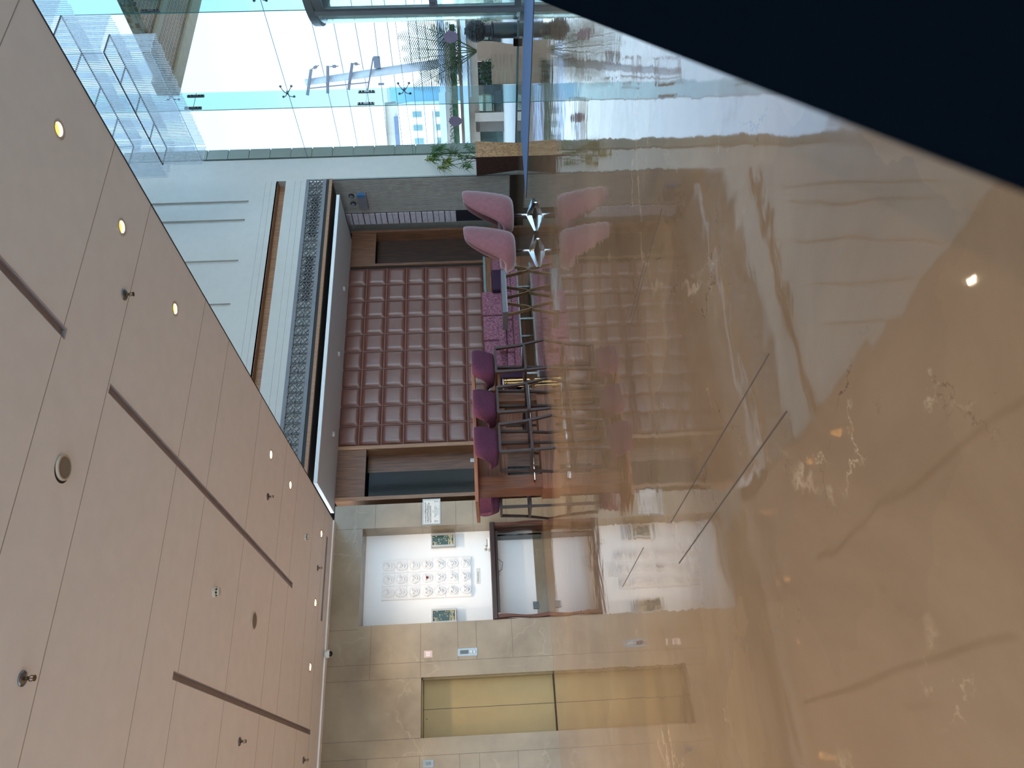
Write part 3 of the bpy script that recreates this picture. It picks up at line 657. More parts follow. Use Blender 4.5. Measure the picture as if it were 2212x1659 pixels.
mosaic((PY(956, 1153, ym).x + PY(956, 1180, ym).x) / 2, 0.235, PY(982.5, 1165, ym).z, PY(931, 1167, ym).z, 'silver framed green mosaic right of the face relief, nearer the stone reveal')
mosaic(2.93, 0.235, PY(986, 1330, ym).z, PY(932, 1330, ym).z, 'silver framed green mosaic left of the face relief, cut by the niche edge')
# house phone sign
a = PY(1028, 1228, ya); b = PY(1036.8, 1261, ya)
hs = thing('house_phone_sign', 'small white sign reading house phone below the face relief', 'sign', ((a.x + b.x) / 2, ya, b.z))
link('sign_plate', MB().box(b.x, a.x, ya - 0.008, ya, b.z, a.z), pm, hs)
lettering('house phone', 0.034, (b.x + 0.036, ya - 0.009, (a.z + b.z) / 2 - 0.010), hs, M_dark)
for x in (b.x + 0.014, a.x - 0.014): link('sign_screw', MB().lathe([(0.004, 0), (0.004, 0.002)], (x, ya - 0.0105, (a.z + b.z) / 2), 8, axis='y'), M_dark, hs)
# notice on the marble pier
a = PY(913, 1077.5, D1 - 0.005); b = PY(951.5, 1132, D1 - 0.005); nx0, nx1, nz0, nz1 = b.x, a.x - 0.01, b.z, a.z
ns = thing('wall_notice', 'framed white legal notice on the marble pier beside the niche', 'sign', ((nx0 + nx1) / 2, D1, nz0))
link('notice_board', MB().box(nx0, nx1, D1 - 0.006, D1, nz0, nz1), mat('notice_white', (214, 210, 204), 0.12), ns)
f = MB(); b_ = 0.012
for q in ((nx0, nx0 + b_, nz0, nz1), (nx1 - b_, nx1, nz0, nz1), (nx0 + b_, nx1 - b_, nz0, nz0 + b_), (nx0 + b_, nx1 - b_, nz1 - b_, nz1)): f.box(q[0], q[1], D1 - 0.010, D1 - 0.004, q[2], q[3])
link('notice_frame', f, M_steel, ns)
f = MB(); i_ = 0.020; l_ = 0.002
for q in ((nx0 + i_, nx0 + i_ + l_, nz0 + i_, nz1 - i_), (nx1 - i_ - l_, nx1 - i_, nz0 + i_, nz1 - i_), (nx0 + i_, nx1 - i_, nz0 + i_, nz0 + i_ + l_), (nx0 + i_, nx1 - i_, nz1 - i_ - l_, nz1 - i_)): f.box(q[0], q[1], D1 - 0.0068, D1 - 0.006, q[2], q[3])
link('printed_border', f, M_dark, ns)
W_ = nx1 - nx0; lt_ = ['Consumption & Trafficking of Narcotic', 'Drugs & Psychotropic Substances is', 'Prohibited by Law and Punishable with', 'Rigorous Imprisonment and Fine']
for k, s_ in enumerate(lt_): lettering(s_, 0.0235, (nx0 + 0.034, D1 - 0.0072, nz1 - 0.055 - k * 0.031), ns, M_dark, bold=0.0006)
lettering('issued by', 0.012, ((nx0 + nx1) / 2, D1 - 0.0072, nz1 - 0.186), ns, M_dark, align='CENTER')
lettering('Narcotics Control Bureau', 0.020, ((nx0 + nx1) / 2, D1 - 0.0072, nz1 - 0.222), ns, M_dark, align='CENTER')
lettering('Ministry of Home Affairs', 0.016, ((nx0 + nx1) / 2, D1 - 0.0072, nz1 - 0.248), ns, M_dark, align='CENTER')
lettering('Government of India', 0.013, ((nx0 + nx1) / 2, D1 - 0.0072, nz1 - 0.272), ns, M_dark, align='CENTER')
for cxx, czz, r_ in ((nx0 + 0.055, nz1 - 0.225, 0.022), (nx0 + 0.055, nz1 - 0.262, 0.014), (nx1 - 0.05, nz1 - 0.222, 0.015), (nx1 - 0.05, nz1 - 0.26, 0.015)):
    link('printed_seal', MB().tube([(cxx + r_ * math.cos(a), D1 - 0.0065, czz + r_ * math.sin(a)) for a in [k * math.pi / 8 for k in range(16)]], 0.0016, 4, closed=True).lathe([(r_ * 0.45, 0), (r_ * 0.45, 0.0004)], (cxx, D1 - 0.0068, czz), 10, axis='y'), mat('seal_grey', (130, 128, 126), 0.5), ns)
# lift call panel
a = PY(988.5, 1401, D1); b = PY(1031.5, 1415.7, D1)
cp = thing('lift_call_panel', 'steel lift call panel with black display and two round buttons', 'lift panel', ((a.x + b.x) / 2, D1, b.z)); cx_ = (a.x + b.x) / 2
link('steel_plate', MB().box(b.x, a.x, D1 - 0.006, D1, b.z, a.z), M_steel, cp, bevel=0.002)
link('display', MB().box(cx_ - 0.03, cx_ + 0.03, D1 - 0.008, D1 - 0.004, a.z - 0.175, a.z - 0.04), M_black, cp)
for z in (a.z - 0.215, a.z - 0.265):
    bt = link('call_button', MB().lathe([(0.021, 0.004), (0.023, -0.004), (0.017, -0.010), (0.015, -0.006)], (cx_, D1 - 0.006, z), 20, axis='y'), M_chrome, cp, smooth=True)
    link('button_core', MB().lathe([(0.012, 0), (0.012, -0.003)], (cx_, D1 - 0.012, z), 16, axis='y'), mat('button_white', (230, 230, 226), 0.3), bt)
for z in (a.z - 0.018, b.z + 0.018): link('plate_screw', MB().lathe([(0.004, 0), (0.004, -0.002)], (cx_, D1 - 0.006, z), 8, axis='y'), M_dark, cp)
# striped sticker
a = PY(916, 1406, D1); b = PY(934, 1420, D1)
fs_ = thing('striped_notice_sticker', 'red and white striped sticker above the lift call panel', 'sticker', ((a.x + b.x) / 2, D1, b.z))
link('sticker_sheet', MB().box(b.x, a.x, D1 - 0.0015, D1, b.z, a.z), mat('sticker_white', (232, 224, 222), 0.5), fs_)
st_ = MB(); w = a.x - b.x; h = a.z - b.z
for k in range(-8, 12):
    u0 = k * 0.016
    pts = [(b.x + u0, 0), (b.x + u0 + 0.007, 0), (b.x + u0 + 0.007 + h, h), (b.x + u0 + h, h)]
    def clip(p):
        x, z = p; return (min(max(x, b.x), a.x), D1 - 0.0019, b.z + (z if b.x <= x <= a.x else z - (x - min(max(x, b.x), a.x))))
    q = [clip(p) for p in pts]
    if max(v[0] for v in q) - min(v[0] for v in q) > 0.004: st_.add(q, [(0, 1, 2, 3)])
link('stripe_print', st_, mat('stripe_red', (140, 40, 50), 0.5), fs_)
link('sticker_centre', MB().box(b.x + w * .2, a.x - w * .2, D1 - 0.0028, D1 - 0.0020, b.z + h * .28, a.z - h * .28), mat('sticker_white', (232, 224, 222), 0.5), fs_)
for k in range(3): link('printed_line', MB().box(b.x + w * .28, a.x - w * .28, D1 - 0.0033, D1 - 0.0028, b.z + h * (.36 + .11 * k), b.z + h * (.39 + .11 * k)), mat('print_grey', (150, 120, 130), 0.5), fs_)
# speaker plate right of lift at the photo's edge
a = PY(914, 1642, D1); b = PY(937, 1656.7, D1); cx_ = (a.x + b.x) / 2; cz_ = (a.z + b.z) / 2
sp_ = thing('lift_intercom_plate', 'small steel plate with an oval grille at the far lift wall edge', 'intercom', (cx_, D1, b.z))
link('steel_plate', MB().box(b.x, a.x, D1 - 0.005, D1, b.z, a.z), M_steel, sp_, bevel=0.002)
g = MB(); 
for k in range(7): g.box(cx_ - 0.024, cx_ + 0.024, D1 - 0.0065, D1 - 0.005, cz_ - 0.04 + k * 0.012, cz_ - 0.033 + k * 0.012)
link('speaker_grille', g, mat('grille_grey', (92, 90, 88), 0.5), sp_)
for z in (a.z - 0.012, b.z + 0.012): link('plate_screw', MB().lathe([(0.004, 0), (0.004, -0.002)], (cx_, D1 - 0.005, z), 8, axis='y'), M_dark, sp_)

# ================================================================ CEILING THINGS
M_warm = emit('downlight_led', (1.0, 0.78, 0.42), 9.0)
M_refl = mat('downlight_reflector', (236, 190, 110), 0.35, 0.2)
M_ring = mat('ring_white', (200, 190, 178), 0.5)
def downlight(x, y, lab, lit=True, spot=True):
    t = thing('downlight', lab, 'ceiling light', (x, y, HC), 'warm round downlights in the lobby ceiling')
    link('trim_ring', MB().lathe([(0.046, 0.0), (0.050, -0.004), (0.068, -0.003), (0.072, 0.0)], (x, y, HC), 28, cap=False), M_ring, t, smooth=True)
    link('reflector', MB().lathe([(0.046, 0.0), (0.043, 0.03), (0.038, 0.075)], (x, y, HC - 0.0), 28, cap=False), M_refl, t, smooth=True)
    link('lamp_disc', MB().lathe([(0.034, 0.060), (0.034, 0.070)], (x, y, HC), 20), M_warm, t)
    return t
extra = [((x, y, HC), None) for x, y in dlx]
ceil_holes = []
for p, l in dlp: downlight(p.x, p.y, l)
for (p, _), l in zip(extra, ['warm downlight out of frame, second from the lift wall on the left', 'warm downlight out of frame, beyond the lift doors on the left', 'warm downlight out of frame, nearest the left windows', 'warm downlight out of frame, left of the third air slot', 'warm downlight out of frame, left of the camera', 'warm downlight just out of frame in front of the left lift leaf', 'warm downlight out of frame, far left between windows and lift wall', 'warm downlight out of frame, left of the lifts against the wall', 'warm downlight out of frame, overhead left of the camera', 'warm downlight out of frame, behind the camera', 'warm downlight out of frame, just ahead and left of the camera']):
    downlight(p[0], p[1], l)
for k, p in enumerate([p for p, _ in dlp] + [Vector(p) for p, _ in extra]):  # lamps of the visible downlights and of the added ones
    li = bpy.data.lights.new('downlight_lamp', 'SPOT'); li.energy = LAMP_W * (0.45 if p[1] > 11.4 else (0.2 if p[1] < 6 and p[0] > 3 else (0.42 if p[1] < 3 else 1.15))); li.color = (1.0, 0.80, 0.58); li.spot_size = 2.2; li.spot_blend = 0.8; li.shadow_soft_size = 0.04
    lo = bpy.data.objects.new('downlight_lamp', li); C.objects.link(lo); lo.location = (p[0], p[1], HC + 0.02); 
def sprinkler(x, y, lab):
    t = thing('sprinkler', lab, 'sprinkler', (x, y, HC - 0.08), 'sprinklers in the lobby ceiling')
    link('escutcheon', MB().lathe([(0.045, 0), (0.045, -0.006), (0.03, -0.016), (0.012, -0.02)], (x, y, HC), 20), M_steel, t, smooth=True)
    link('sprinkler_body', MB().lathe([(0.011, -0.018), (0.011, -0.035)], (x, y, HC), 12), mat('dull_brass', (110, 96, 80), 0.4, 0.8), t)
    m = MB()
    for s in (-1, 1): m.tube([(x + s * 0.004, y, HC - 0.034), (x + s * 0.016, y, HC - 0.045), (x + s * 0.014, y, HC - 0.06), (x + s * 0.004, y, HC - 0.068)], 0.003, 6)
    m.tube([(x, y, HC - 0.035), (x, y, HC - 0.066)], 0.0025, 6)
    link('frame_arms', m, mat('dull_brass', (110, 96, 80), 0.4, 0.8), t)
    link('deflector', MB().lathe([(0.018, -0.068), (0.018, -0.071)], (x, y, HC), 16), mat('dull_brass', (110, 96, 80), 0.4, 0.8), t)
for pxy, l in (((268, 636), 'steel pendent sprinkler beside the third edge downlight'), ((578, 1073), 'steel sprinkler between the air slot and the downlights before the canopy end'), ((686, 1227), 'steel sprinkler near the short wall grille'),
             ((48, 1466), 'steel sprinkler at the bottom left corner of the photo, largest seen'), ((517, 1602), 'steel sprinkler at the photo bottom edge below the third air slot'), ((655, 1642), 'steel sprinkler by the lift wall at the photo bottom edge')):
    p = PZ(*pxy, HC); sprinkler(p.x, p.y, l)
def ceiling_speaker(x, y, r, lab, tilt=False):
    t = thing('ceiling_speaker', lab, 'ceiling speaker', (x, y, HC), 'round speakers in the lobby ceiling')
    if tilt: link('cut_out', MB().lathe([(r * 1.04, -0.001), (r * 1.04, 0)], (x - 0.012, y + 0.006, HC), 24), M_dark, t)
    z = HC - (0.004 if tilt else 0)
    link('speaker_rim', MB().lathe([(r, 0), (r, -0.012), (r * 0.86, -0.018), (r * 0.8, -0.012)], (x, y, z), 32), mat('speaker_rim', (196, 180, 160), 0.5), t, smooth=True)
    link('speaker_mesh', MB().lathe([(r * 0.82, -0.013), (r * 0.82, -0.0145)], (x, y, z), 32), mat('speaker_mesh', (136, 124, 110), 0.7), t)
p = PZ(134, 1010, HC); ceiling_speaker(p.x, p.y, 0.085, 'round ceiling speaker hanging loose from its dark cut out', True)
p = PZ(547, 1341, HC); ceiling_speaker(p.x, p.y, 0.10, 'flush round ceiling speaker between the two long air slots')
def smoke(x, y, lab):
    t = thing('smoke_detector', lab, 'smoke detector', (x, y, HC - 0.06), 'smoke detectors in the lobby ceiling')
    m_ = mat('detector_white', (206, 196, 180), 0.5)
    link('detector_base', MB().lathe([(0.055, 0), (0.055, -0.02), (0.05, -0.026)], (x, y, HC), 24), m_, t)
    link('sensing_slots', MB().lathe([(0.040, -0.026), (0.040, -0.045)], (x, y, HC), 20), M_dark, t)
    m = MB()
    for k in range(8):
        a = k * math.pi / 4; m.bar((x + 0.042 * math.cos(a), y + 0.042 * math.sin(a), HC - 0.026), (x + 0.042 * math.cos(a), y + 0.042 * math.sin(a), HC - 0.046), 0.008, 0.008)
    m.lathe([(0.045, -0.045), (0.04, -0.056), (0.02, -0.06)], (x, y, HC), 24)
    link('detector_cap', m, m_, t)
for pxy, l in (((462, 1279), 'round smoke detector between the two long air slots'), ((659, 1160), 'smaller looking smoke detector near the lift wall corner downlight')):
    p = PZ(*pxy, HC); smoke(p.x, p.y, l)
p = PZ(700, 1411, HC - 0.03); 
cc = thing('dome_camera', 'white dome security camera at the lift wall top edge', 'security camera', (p.x, 12.62, HC - 0.15))
link('camera_base', MB().lathe([(0.06, 0), (0.062, -0.06), (0.055, -0.075)], (p.x, 12.6, HC - 0.03), 24), pm, cc, smooth=True)
link('dark_dome', MB().sphere((p.x, 12.6, HC - 0.105), 0.045, 18, 10), M_black, cc, smooth=True)

# ================================================================ ROD CHANDELIER (nested tiers of hanging clear rods)
def tier(x0, x1, y0, y1, z0, z1, lab, pitch=0.036):
    t = thing('rod_chandelier', lab, 'chandelier', ((x0 + x1) / 2, (y0 + y1) / 2, z1), 'hanging clear rod chandeliers')
    rods = MB(); tips = MB(); r = 0.0085
    pts = []
    for i in range(int((x1 - x0) / pitch) + 1): pts += [(x0 + i * pitch, y0), (x0 + i * pitch, y1)]
    for i in range(1, int((y1 - y0) / pitch)): pts += [(x0, y0 + i * pitch), (x1, y0 + i * pitch)]
    rr = random.Random(3)
    for (x, y) in pts:
        j = rr.uniform(-0.012, 0.012)
        rods.tube([(x, y, z0 + 0.015 + j), (x, y, z1)], r, 6); tips.tube([(x, y, z0 + j), (x, y, z0 + 0.015 + j)], r, 6)
    link('rod_curtain', rods, M_rod, t)['kind'] = 'stuff'
    link('rod_tips', tips, M_rodedge, t)['kind'] = 'stuff'
    f = MB(); b = 0.018
    for q in ((x0, y0, x1, y0), (x1, y0, x1, y1), (x1, y1, x0, y1), (x0, y1, x0, y0)): f.bar((q[0], q[1], z1), (q[2], q[3], z1), b, b)
    for k in range(1, 4):
        yy = y0 + (y1 - y0) * k / 4; f.bar((x0, yy, z1), (x1, yy, z1), b, b)
    link('hanging_frame', f, mat('bronze_frame', (92, 76, 70), 0.4, 0.4), t)
    for (x, y) in ((x0 + 0.05, y0 + 0.05), (x1 - 0.05, y1 - 0.05)): link('suspension_cable', MB().tube([(x, y, z1), (x, y, ROOF)], 0.003, 5), M_dark, t)
f1 = PY(352, 349, 10.6); tz = f1.z
tier(10.96, 11.40, 8.18, 10.62, 6.07, tz, 'lowest and smallest box shaped tier of clear hanging rods')
q = PZ(237, 36, tz)
tier(10.88, 11.72, 8.04, 10.86, tz - 0.02, 7.59, 'middle box shaped tier of clear hanging rods above the smallest')
tier(10.78, 12.1, 7.9, 11.05, 7.57, 8.4, 'uppermost box shaped tier of clear hanging rods, cut by the ceiling edge')

# ================================================================ GLASS FACADE
sz1 = CH + (4.34 - CH) * K; sz2 = CH + (2.19 - CH) * K; yf2 = 9.72 * K; yf1 = 7.79 * K
pitch_y = yf2 - yf1; YC = D2
ydoor0, ydoor1 = 4.6, yf1 - 0.0
zrow = [0.02, sz2, sz1, sz1 + 2.35, sz1 + 4.7, ROOF]
cols = [D2, yf2, 9.03, yf1, 6.23]; y = 6.23
while y > BACKY: y -= pitch_y * 1.15; cols.append(max(y, BACKY))
g = MB()
drum_c = (XG, 7.63); drum_r = 1.4; drum_h = 3.52
for i in range(len(cols) - 1):
    for j in range(len(zrow) - 1):
        y1, y0 = cols[i], cols[i + 1]
        z0_, z1_ = zrow[j], zrow[j + 1]
        if y0 < 9.03 - 0.01 and y1 > 6.23 + 0.01:
            if z1_ <= sz2 + 0.01: continue
            if z0_ < drum_h: z0_ = drum_h + 0.14
        g.box(XG - 0.006, XG + 0.006, y0 + 0.003, y1 - 0.003, z0_ + 0.003, z1_ - 0.003)
struct('window_2', g, M_glass)
g = MB()
for j in range(1, len(zrow) - 1):
    if zrow[j] > 0: g.box(XG - 0.007, XG + 0.007, 9.03 if j == 1 else BACKY, D2, zrow[j] - 0.004, zrow[j] + 0.004)
g.box(XG - 0.007, XG + 0.007, yf1 + 1.0 * 0.55 - 0.003, yf1 + 0.55 + 0.003, 0.02, sz2)
g.box(XG - 0.02, XG + 0.02, 9.03, D2, 0.0, 0.02)
struct('trim_11', g, mat('silicone_joint', (90, 120, 125), 0.5))
for ky, (yy, labf) in enumerate(((yf2, 'far'), (yf1, 'near'), (6.4, 'door side'))):
    xi = 11.36 * K; zbot = 0.0 if ky == 0 else 3.67
    t = thing('glass_fin', {'far': 'greenish vertical glass fin beyond the entrance, second from the door', 'near': 'greenish vertical glass fin beside the curved entrance', 'door side': 'greenish glass fin on the far side of the entrance drum'}[labf], 'glass fin', (xi, yy, zbot), 'glass fins of the facade')
    link('fin_pane', MB().box(xi, XG - 0.01, yy - 0.008, yy + 0.008, zbot, ROOF), M_glassfin, t)
    link('fin_edge', MB().box(xi - 0.003, xi, yy - 0.008, yy + 0.008, zbot, ROOF), M_glassedge, t)
    for zc in (CH + (6.0 - CH) * K, CH + (2.88 - CH) * K):
        if zc < zbot: continue
        for xc in (xi + 0.07, XG - 0.10):
            f = MB()
            for s in (-1, 1): f.box(xc - 0.028, xc + 0.028, yy + s * 0.010 - 0.006, yy + s * 0.010 + 0.006, zc - 0.17, zc + 0.17)
            p_ = link('splice_plate', f, M_steel, t, bevel=0.002)
            for dz in (-0.13, -0.07, 0.07, 0.13): link('bolt', MB().lathe([(0.016, 0), (0.016, -0.012), (0.010, -0.016)], (xc, yy - 0.016, zc + dz), 10, axis='y'), M_dark, p_)
        f = MB().box(xi, XG - 0.01, yy - 0.0085, yy + 0.0085, zc - 0.002, zc + 0.002); link('splice_line', f, M_glassedge, t)
    for zc in (sz1, sz2, sz1 + 2.35):
        if zc < zbot: continue
        sp = MB(); c_ = Vector((XG - 0.09, yy, zc)); sp.lathe([(0.022, 0.0), (0.022, 0.06)], (c_.x, c_.y, c_.z), 12, axis='x')
        for s in (-1, 1):
            for u in (-1, 1):
                e_ = Vector((XG - 0.02, yy + s * 0.13, zc + u * 0.11)); sp.tube([c_, c_ + Vector((-0.02, s * 0.05, u * 0.04)), e_ + Vector((-0.03, 0, 0)), e_], 0.009, 6)
                sp.sphere(e_ + Vector((-0.01, 0, 0)), 0.026, 12, 8)
        link('spider_fitting', sp, M_steel, t, smooth=True)
# floor spring boxes at the glass foot
for yy, l in ((PZ(1118, 120, 0).y, 'black patch fitting at the glass foot nearer the planter'), (PZ(1118, 48, 0).y, 'black patch fitting at the glass foot nearer the entrance')):
    yq = min(yy, D2 - 0.3) * 0.965
    t = thing('glass_patch_fitting', l, 'glass fitting', (XG, yq, 0), 'black fittings at the glass foot')
    link('fitting_clamp', MB().box(XG - 0.03, XG + 0.03, yq - 0.09, yq + 0.09, 0.0, 0.09), M_black, t, bevel=0.004)
# lotus stickers on the glass
def lotus(px, py, r, lab):
    c_ = PX(px, py, XG - 0.012); pts = []
    for k in range(40):
        a = 2 * math.pi * k / 40; rr = r
        if math.sin(a) > -0.1: rr = r * (1.0 + 0.30 * (1 - abs(((k * 7 / 20.0) % 1) * 2 - 1)) )
        pts.append((XG - 0.0085, c_.y + rr * math.cos(a), c_.z + rr * math.sin(a)))
    tag(link('flower_sticker', MB().prism(pts, (0.0015, 0, 0)), mat('lavender_sticker', (150, 136, 164), 0.6)), lab, 'window sticker', 'flower stickers on the glass')
lotus(975, 80, 0.13, 'lavender flower sticker on the glass nearer the entrance'); lotus(985, 262, 0.13, 'lavender flower sticker on the glass nearer the white wall')
# revolving entrance drum
dr = thing('entrance_drum', 'grey framed curved glass entrance drum at the photo top edge', 'revolving door', (drum_c[0], drum_c[1], 0))
def arc(r0, r1, z0, z1, a0, a1, n=40):
    m = MB()
    for k in range(n):
        t0, t1 = a0 + (a1 - a0) * k / n, a0 + (a1 - a0) * (k + 1) / n
        P = lambda r, t, z: (drum_c[0] + r * math.cos(t), drum_c[1] + r * math.sin(t), z)
        m.add([P(r0, t0, z0), P(r1, t0, z0), P(r1, t1, z0), P(r0, t1, z0), P(r0, t0, z1), P(r1, t0, z1), P(r1, t1, z1), P(r0, t1, z1)], [(0, 1, 2, 3), (7, 6, 5, 4), (0, 4, 5, 1), (2, 6, 7, 3), (1, 5, 6, 2), (3, 7, 4, 0)])
    return m
link('header_ring', arc(drum_r - 0.10, drum_r, drum_h, drum_h + 0.13, 0, 2 * math.pi, 64), M_grey, dr)
link('drum_roof', MB().lathe([(drum_r - 0.1, drum_h + 0.06), (drum_r - 0.1, drum_h + 0.12)], (drum_c[0], drum_c[1], 0), 64), M_grey, dr)
link('curved_pane', arc(drum_r - 0.056, drum_r - 0.044, 0.05, drum_h, math.radians(60), math.radians(154)), M_glass, dr)
link('curved_pane', arc(drum_r - 0.056, drum_r - 0.044, 0.05, drum_h, math.radians(-150), math.radians(-62)), M_glass, dr)
link('floor_rail', arc(drum_r - 0.08, drum_r - 0.02, 0.0, 0.05, math.radians(60), math.radians(154)), M_grey, dr)
for a in (60, 155, -60, -155):
    x, y = drum_c[0] + (drum_r - 0.05) * math.cos(math.radians(a)), drum_c[1] + (drum_r - 0.05) * math.sin(math.radians(a))
    link('drum_post', MB().box(x - 0.045, x + 0.045, y - 0.045, y + 0.045, 0, drum_h), M_grey, dr)
for a in (45, 135, 225, 315):
    d = Vector((math.cos(math.radians(a)), math.sin(math.radians(a)), 0)); c_ = Vector((drum_c[0], drum_c[1], 0)); f = MB()
    R1 = drum_r - 0.14
    f.bar(c_ + d * 0.06 + Vector((0, 0, 0.06)), c_ + d * R1 + Vector((0, 0, 0.06)), 0.05, 0.10); f.bar(c_ + d * 0.06 + Vector((0, 0, drum_h - 0.1)), c_ + d * R1 + Vector((0, 0, drum_h - 0.1)), 0.05, 0.10)
    f.bar(c_ + d * 0.08 + Vector((0, 0, 0.1)), c_ + d * 0.08 + Vector((0, 0, drum_h - 0.1)), 0.05, 0.08); f.bar(c_ + d * R1 + Vector((0, 0, 0.1)), c_ + d * R1 + Vector((0, 0, drum_h - 0.1)), 0.05, 0.08)
    w_ = link('door_wing', f, M_grey, dr)
    link('wing_pane', MB().bar(c_ + d * 0.1 + Vector((0, 0, drum_h / 2)), c_ + d * (R1 - 0.03) + Vector((0, 0, drum_h / 2)), 0.01, drum_h - 0.2), M_glass, w_)
# curved sliding leaf beside the post, with its grey push plate
A_ = math.radians
def zat(a, x):
    lo, hi = 0.0, 4.0
    for _ in range(40):
        z = (lo + hi) / 2; v = Vector((drum_c[0] + drum_r * math.cos(a), drum_c[1] + drum_r * math.sin(a), z - CH))
        f = sum(RM[i][2] * v[i] for i in range(3)); px = CX + FPX * sum(RM[i][0] * v[i] for i in range(3)) / f
        if px > x: lo = z
        else: hi = z
    return lo
lf = link('sliding_leaf_frame', arc(drum_r - 0.07, drum_r - 0.02, drum_h - 0.16, drum_h - 0.02, A_(157), A_(200)), M_grey, dr)
link('leaf_bottom_rail', arc(drum_r - 0.07, drum_r - 0.02, 0.05, 0.16, A_(157), A_(200)), M_grey, lf)
link('leaf_stile', arc(drum_r - 0.07, drum_r - 0.02, 0.16, drum_h - 0.16, A_(157), A_(159.5), 3), M_grey, lf)
link('leaf_pane', arc(drum_r - 0.05, drum_r - 0.04, 0.16, drum_h - 0.16, A_(159.5), A_(200)), M_glass, lf)
zp0, zp1 = zat(A_(163), 945), zat(A_(163), 927)
pl = link('push_plate', arc(drum_r - 0.035, drum_r - 0.015, zp0, zp1, A_(159.5), A_(172), 8), mat('plate_grey', (118, 122, 136), 0.4), lf)
am = A_(161.5); pp_ = Vector((drum_c[0] + (drum_r - 0.008) * math.cos(am), drum_c[1] + (drum_r - 0.008) * math.sin(am), zp0 + 0.045)); nn = Vector((math.cos(am), math.sin(am), 0)); tt = Vector((-nn.y, nn.x, 0))
lettering('LE', 0.10, pp_, pl, mat('letter_dark', (50, 52, 60), 0.5), rot=Matrix(((tt.x, 0, nn.x, 0), (tt.y, 0, nn.y, 0), (0, 1, 0, 0), (0, 0, 0, 1))))
# entrance mat
ma = [PZ(1126, 300, 0), PZ(1138, 400, 0), PZ(1152, 0, 0)]
mx0 = 10.0; mx1 = 11.68; my1 = 10.75
mb = MB(); mb.box(mx0, mx1, 1.5, my1, 0.0, 0.008); 
mt = thing('entrance_mat', 'long blue grey entrance mat on the marble along the glass wall', 'mat', ((mx0 + mx1) / 2, 6, 0))
link('mat_carpet', mb, mat('blue_mat', (106, 128, 168), 0.95, var=0.15, vscale=250), mt)
link('mat_edging', MB().box(mx0 - 0.03, mx0, 1.5, my1, 0, 0.006).box(mx0, mx1, my1, my1 + 0.03, 0, 0.006), mat('mat_edge', (36, 48, 66), 0.6), mt)
# ================================================================ LOUNGE FURNITURE
def tub_shell(mb, R, ry, zb, zs, H, lean, th, hang=1.9, flat=0.9, hs=None, nseg=32, rb=0.55, sq=2.0):
    """closed upholstered tub: back towards +Y; rim falls from H at the back to zs at the front"""
    base = len(mb.v); prof_n = 0
    for k in range(nseg):
        t = 2 * math.pi * k / nseg; ang = abs(((t - math.pi / 2 + math.pi) % (2 * math.pi)) - math.pi)   # 0 at back
        u = 1 - min(1, max(0, (ang - flat) / (hang - flat))); u = u * u * (3 - 2 * u)
        h = zs + 0.03 + (H - zs - 0.03) * u
        c, s = math.cos(t), math.sin(t); f = (abs(c) ** sq + abs(s) ** sq) ** (-1 / sq)
        def P(r, z, ln=0): return Vector((c * f * r, s * f * r * ry + ln * max(0, s), z))
        L_ = lean * u
        prof = [P(0.01, zb), P(R * rb, zb), P(R * 0.86, zb + 0.03), P(R, zb + 0.14), P(R + 0.01, zb + 0.14 + (h - zb - 0.14) * 0.5, L_ * 0.5), P(R - 0.01, h - 0.04, L_), P(R - th * 0.35, h, L_), P(R - th * 0.8, h - 0.015, L_),
                P(R - th * 1.0, max(zs, h - 0.12), L_ * 0.8), P(R - th * 1.1, zs + 0.01, 0), P(R - th * 1.5, zs, 0), P(0.01, zs + 0.02)]
        prof_n = len(prof); mb.v += prof
    for k in range(nseg):
        for i in range(prof_n - 1):
            a = base + k * prof_n + i; b = base + ((k + 1) % nseg) * prof_n + i
            mb.f.append([a, b, b + 1, a + 1]); mb.m.append(0)
    return mb
def pink_chair(loc, rz, lab):
    t = thing('swivel_armchair', lab, 'armchair', loc, 'dusty pink swivel armchairs by the glass wall', rz)
    sh = tub_shell(MB(), 0.335, 1.0, 0.34, 0.50, 1.16, 0.10, 0.11, hang=2.35, flat=0.85)
    link('upholstered_shell', sh, M_pink, t, smooth=True, subd=1, world=False)
    cu = MB().lathe([(0.01, 0.50), (0.20, 0.50), (0.255, 0.52), (0.26, 0.56), (0.22, 0.59), (0.01, 0.60)], (0, -0.02, 0), 28, cap=False)
    link('seat_cushion', cu, M_pink, t, smooth=True, world=False)
    link('back_pillow', MB().box(-0.20, 0.20, 0.20, 0.28, 0.64, 0.96), M_pink, t, smooth=True, subd=2, world=False)
    b = MB().lathe([(0.028, 0.10), (0.022, 0.13), (0.022, 0.35)], (0, 0, 0), 16)
    link('chrome_column', b, M_chrome, t, smooth=True, world=False)
    for k in range(4):
        a = k * math.pi / 2 + 0.5; d = Vector((math.cos(a), math.sin(a), 0)); n = Vector((-d.y, d.x, 0)); lg = MB()
        lg.add([n * 0.035 + Vector((0, 0, 0.055)), -n * 0.035 + Vector((0, 0, 0.055)), Vector((0, 0, 0.14)), d * 0.315 + n * 0.016 + Vector((0, 0, 0.0)), d * 0.315 - n * 0.016 + Vector((0, 0, 0.0)), d * 0.315 + Vector((0, 0, 0.03))],
               [(0, 1, 2), (3, 5, 4), (0, 2, 5, 3), (1, 4, 5, 2), (0, 3, 4, 1)])
        link('base_arm', lg, M_chrome, t, world=False)
    return t
p1 = PZ(1155, 464, 0); p2 = PZ(1160, 541, 0)
pink_chair((p1.x, p1.y, 0), -2.15, 'dusty pink swivel armchair on a chrome star base, nearer the glass wall')
pink_chair((p2.x, p2.y, 0), -2.15, 'dusty pink swivel armchair on a chrome star base, nearer the sofa')
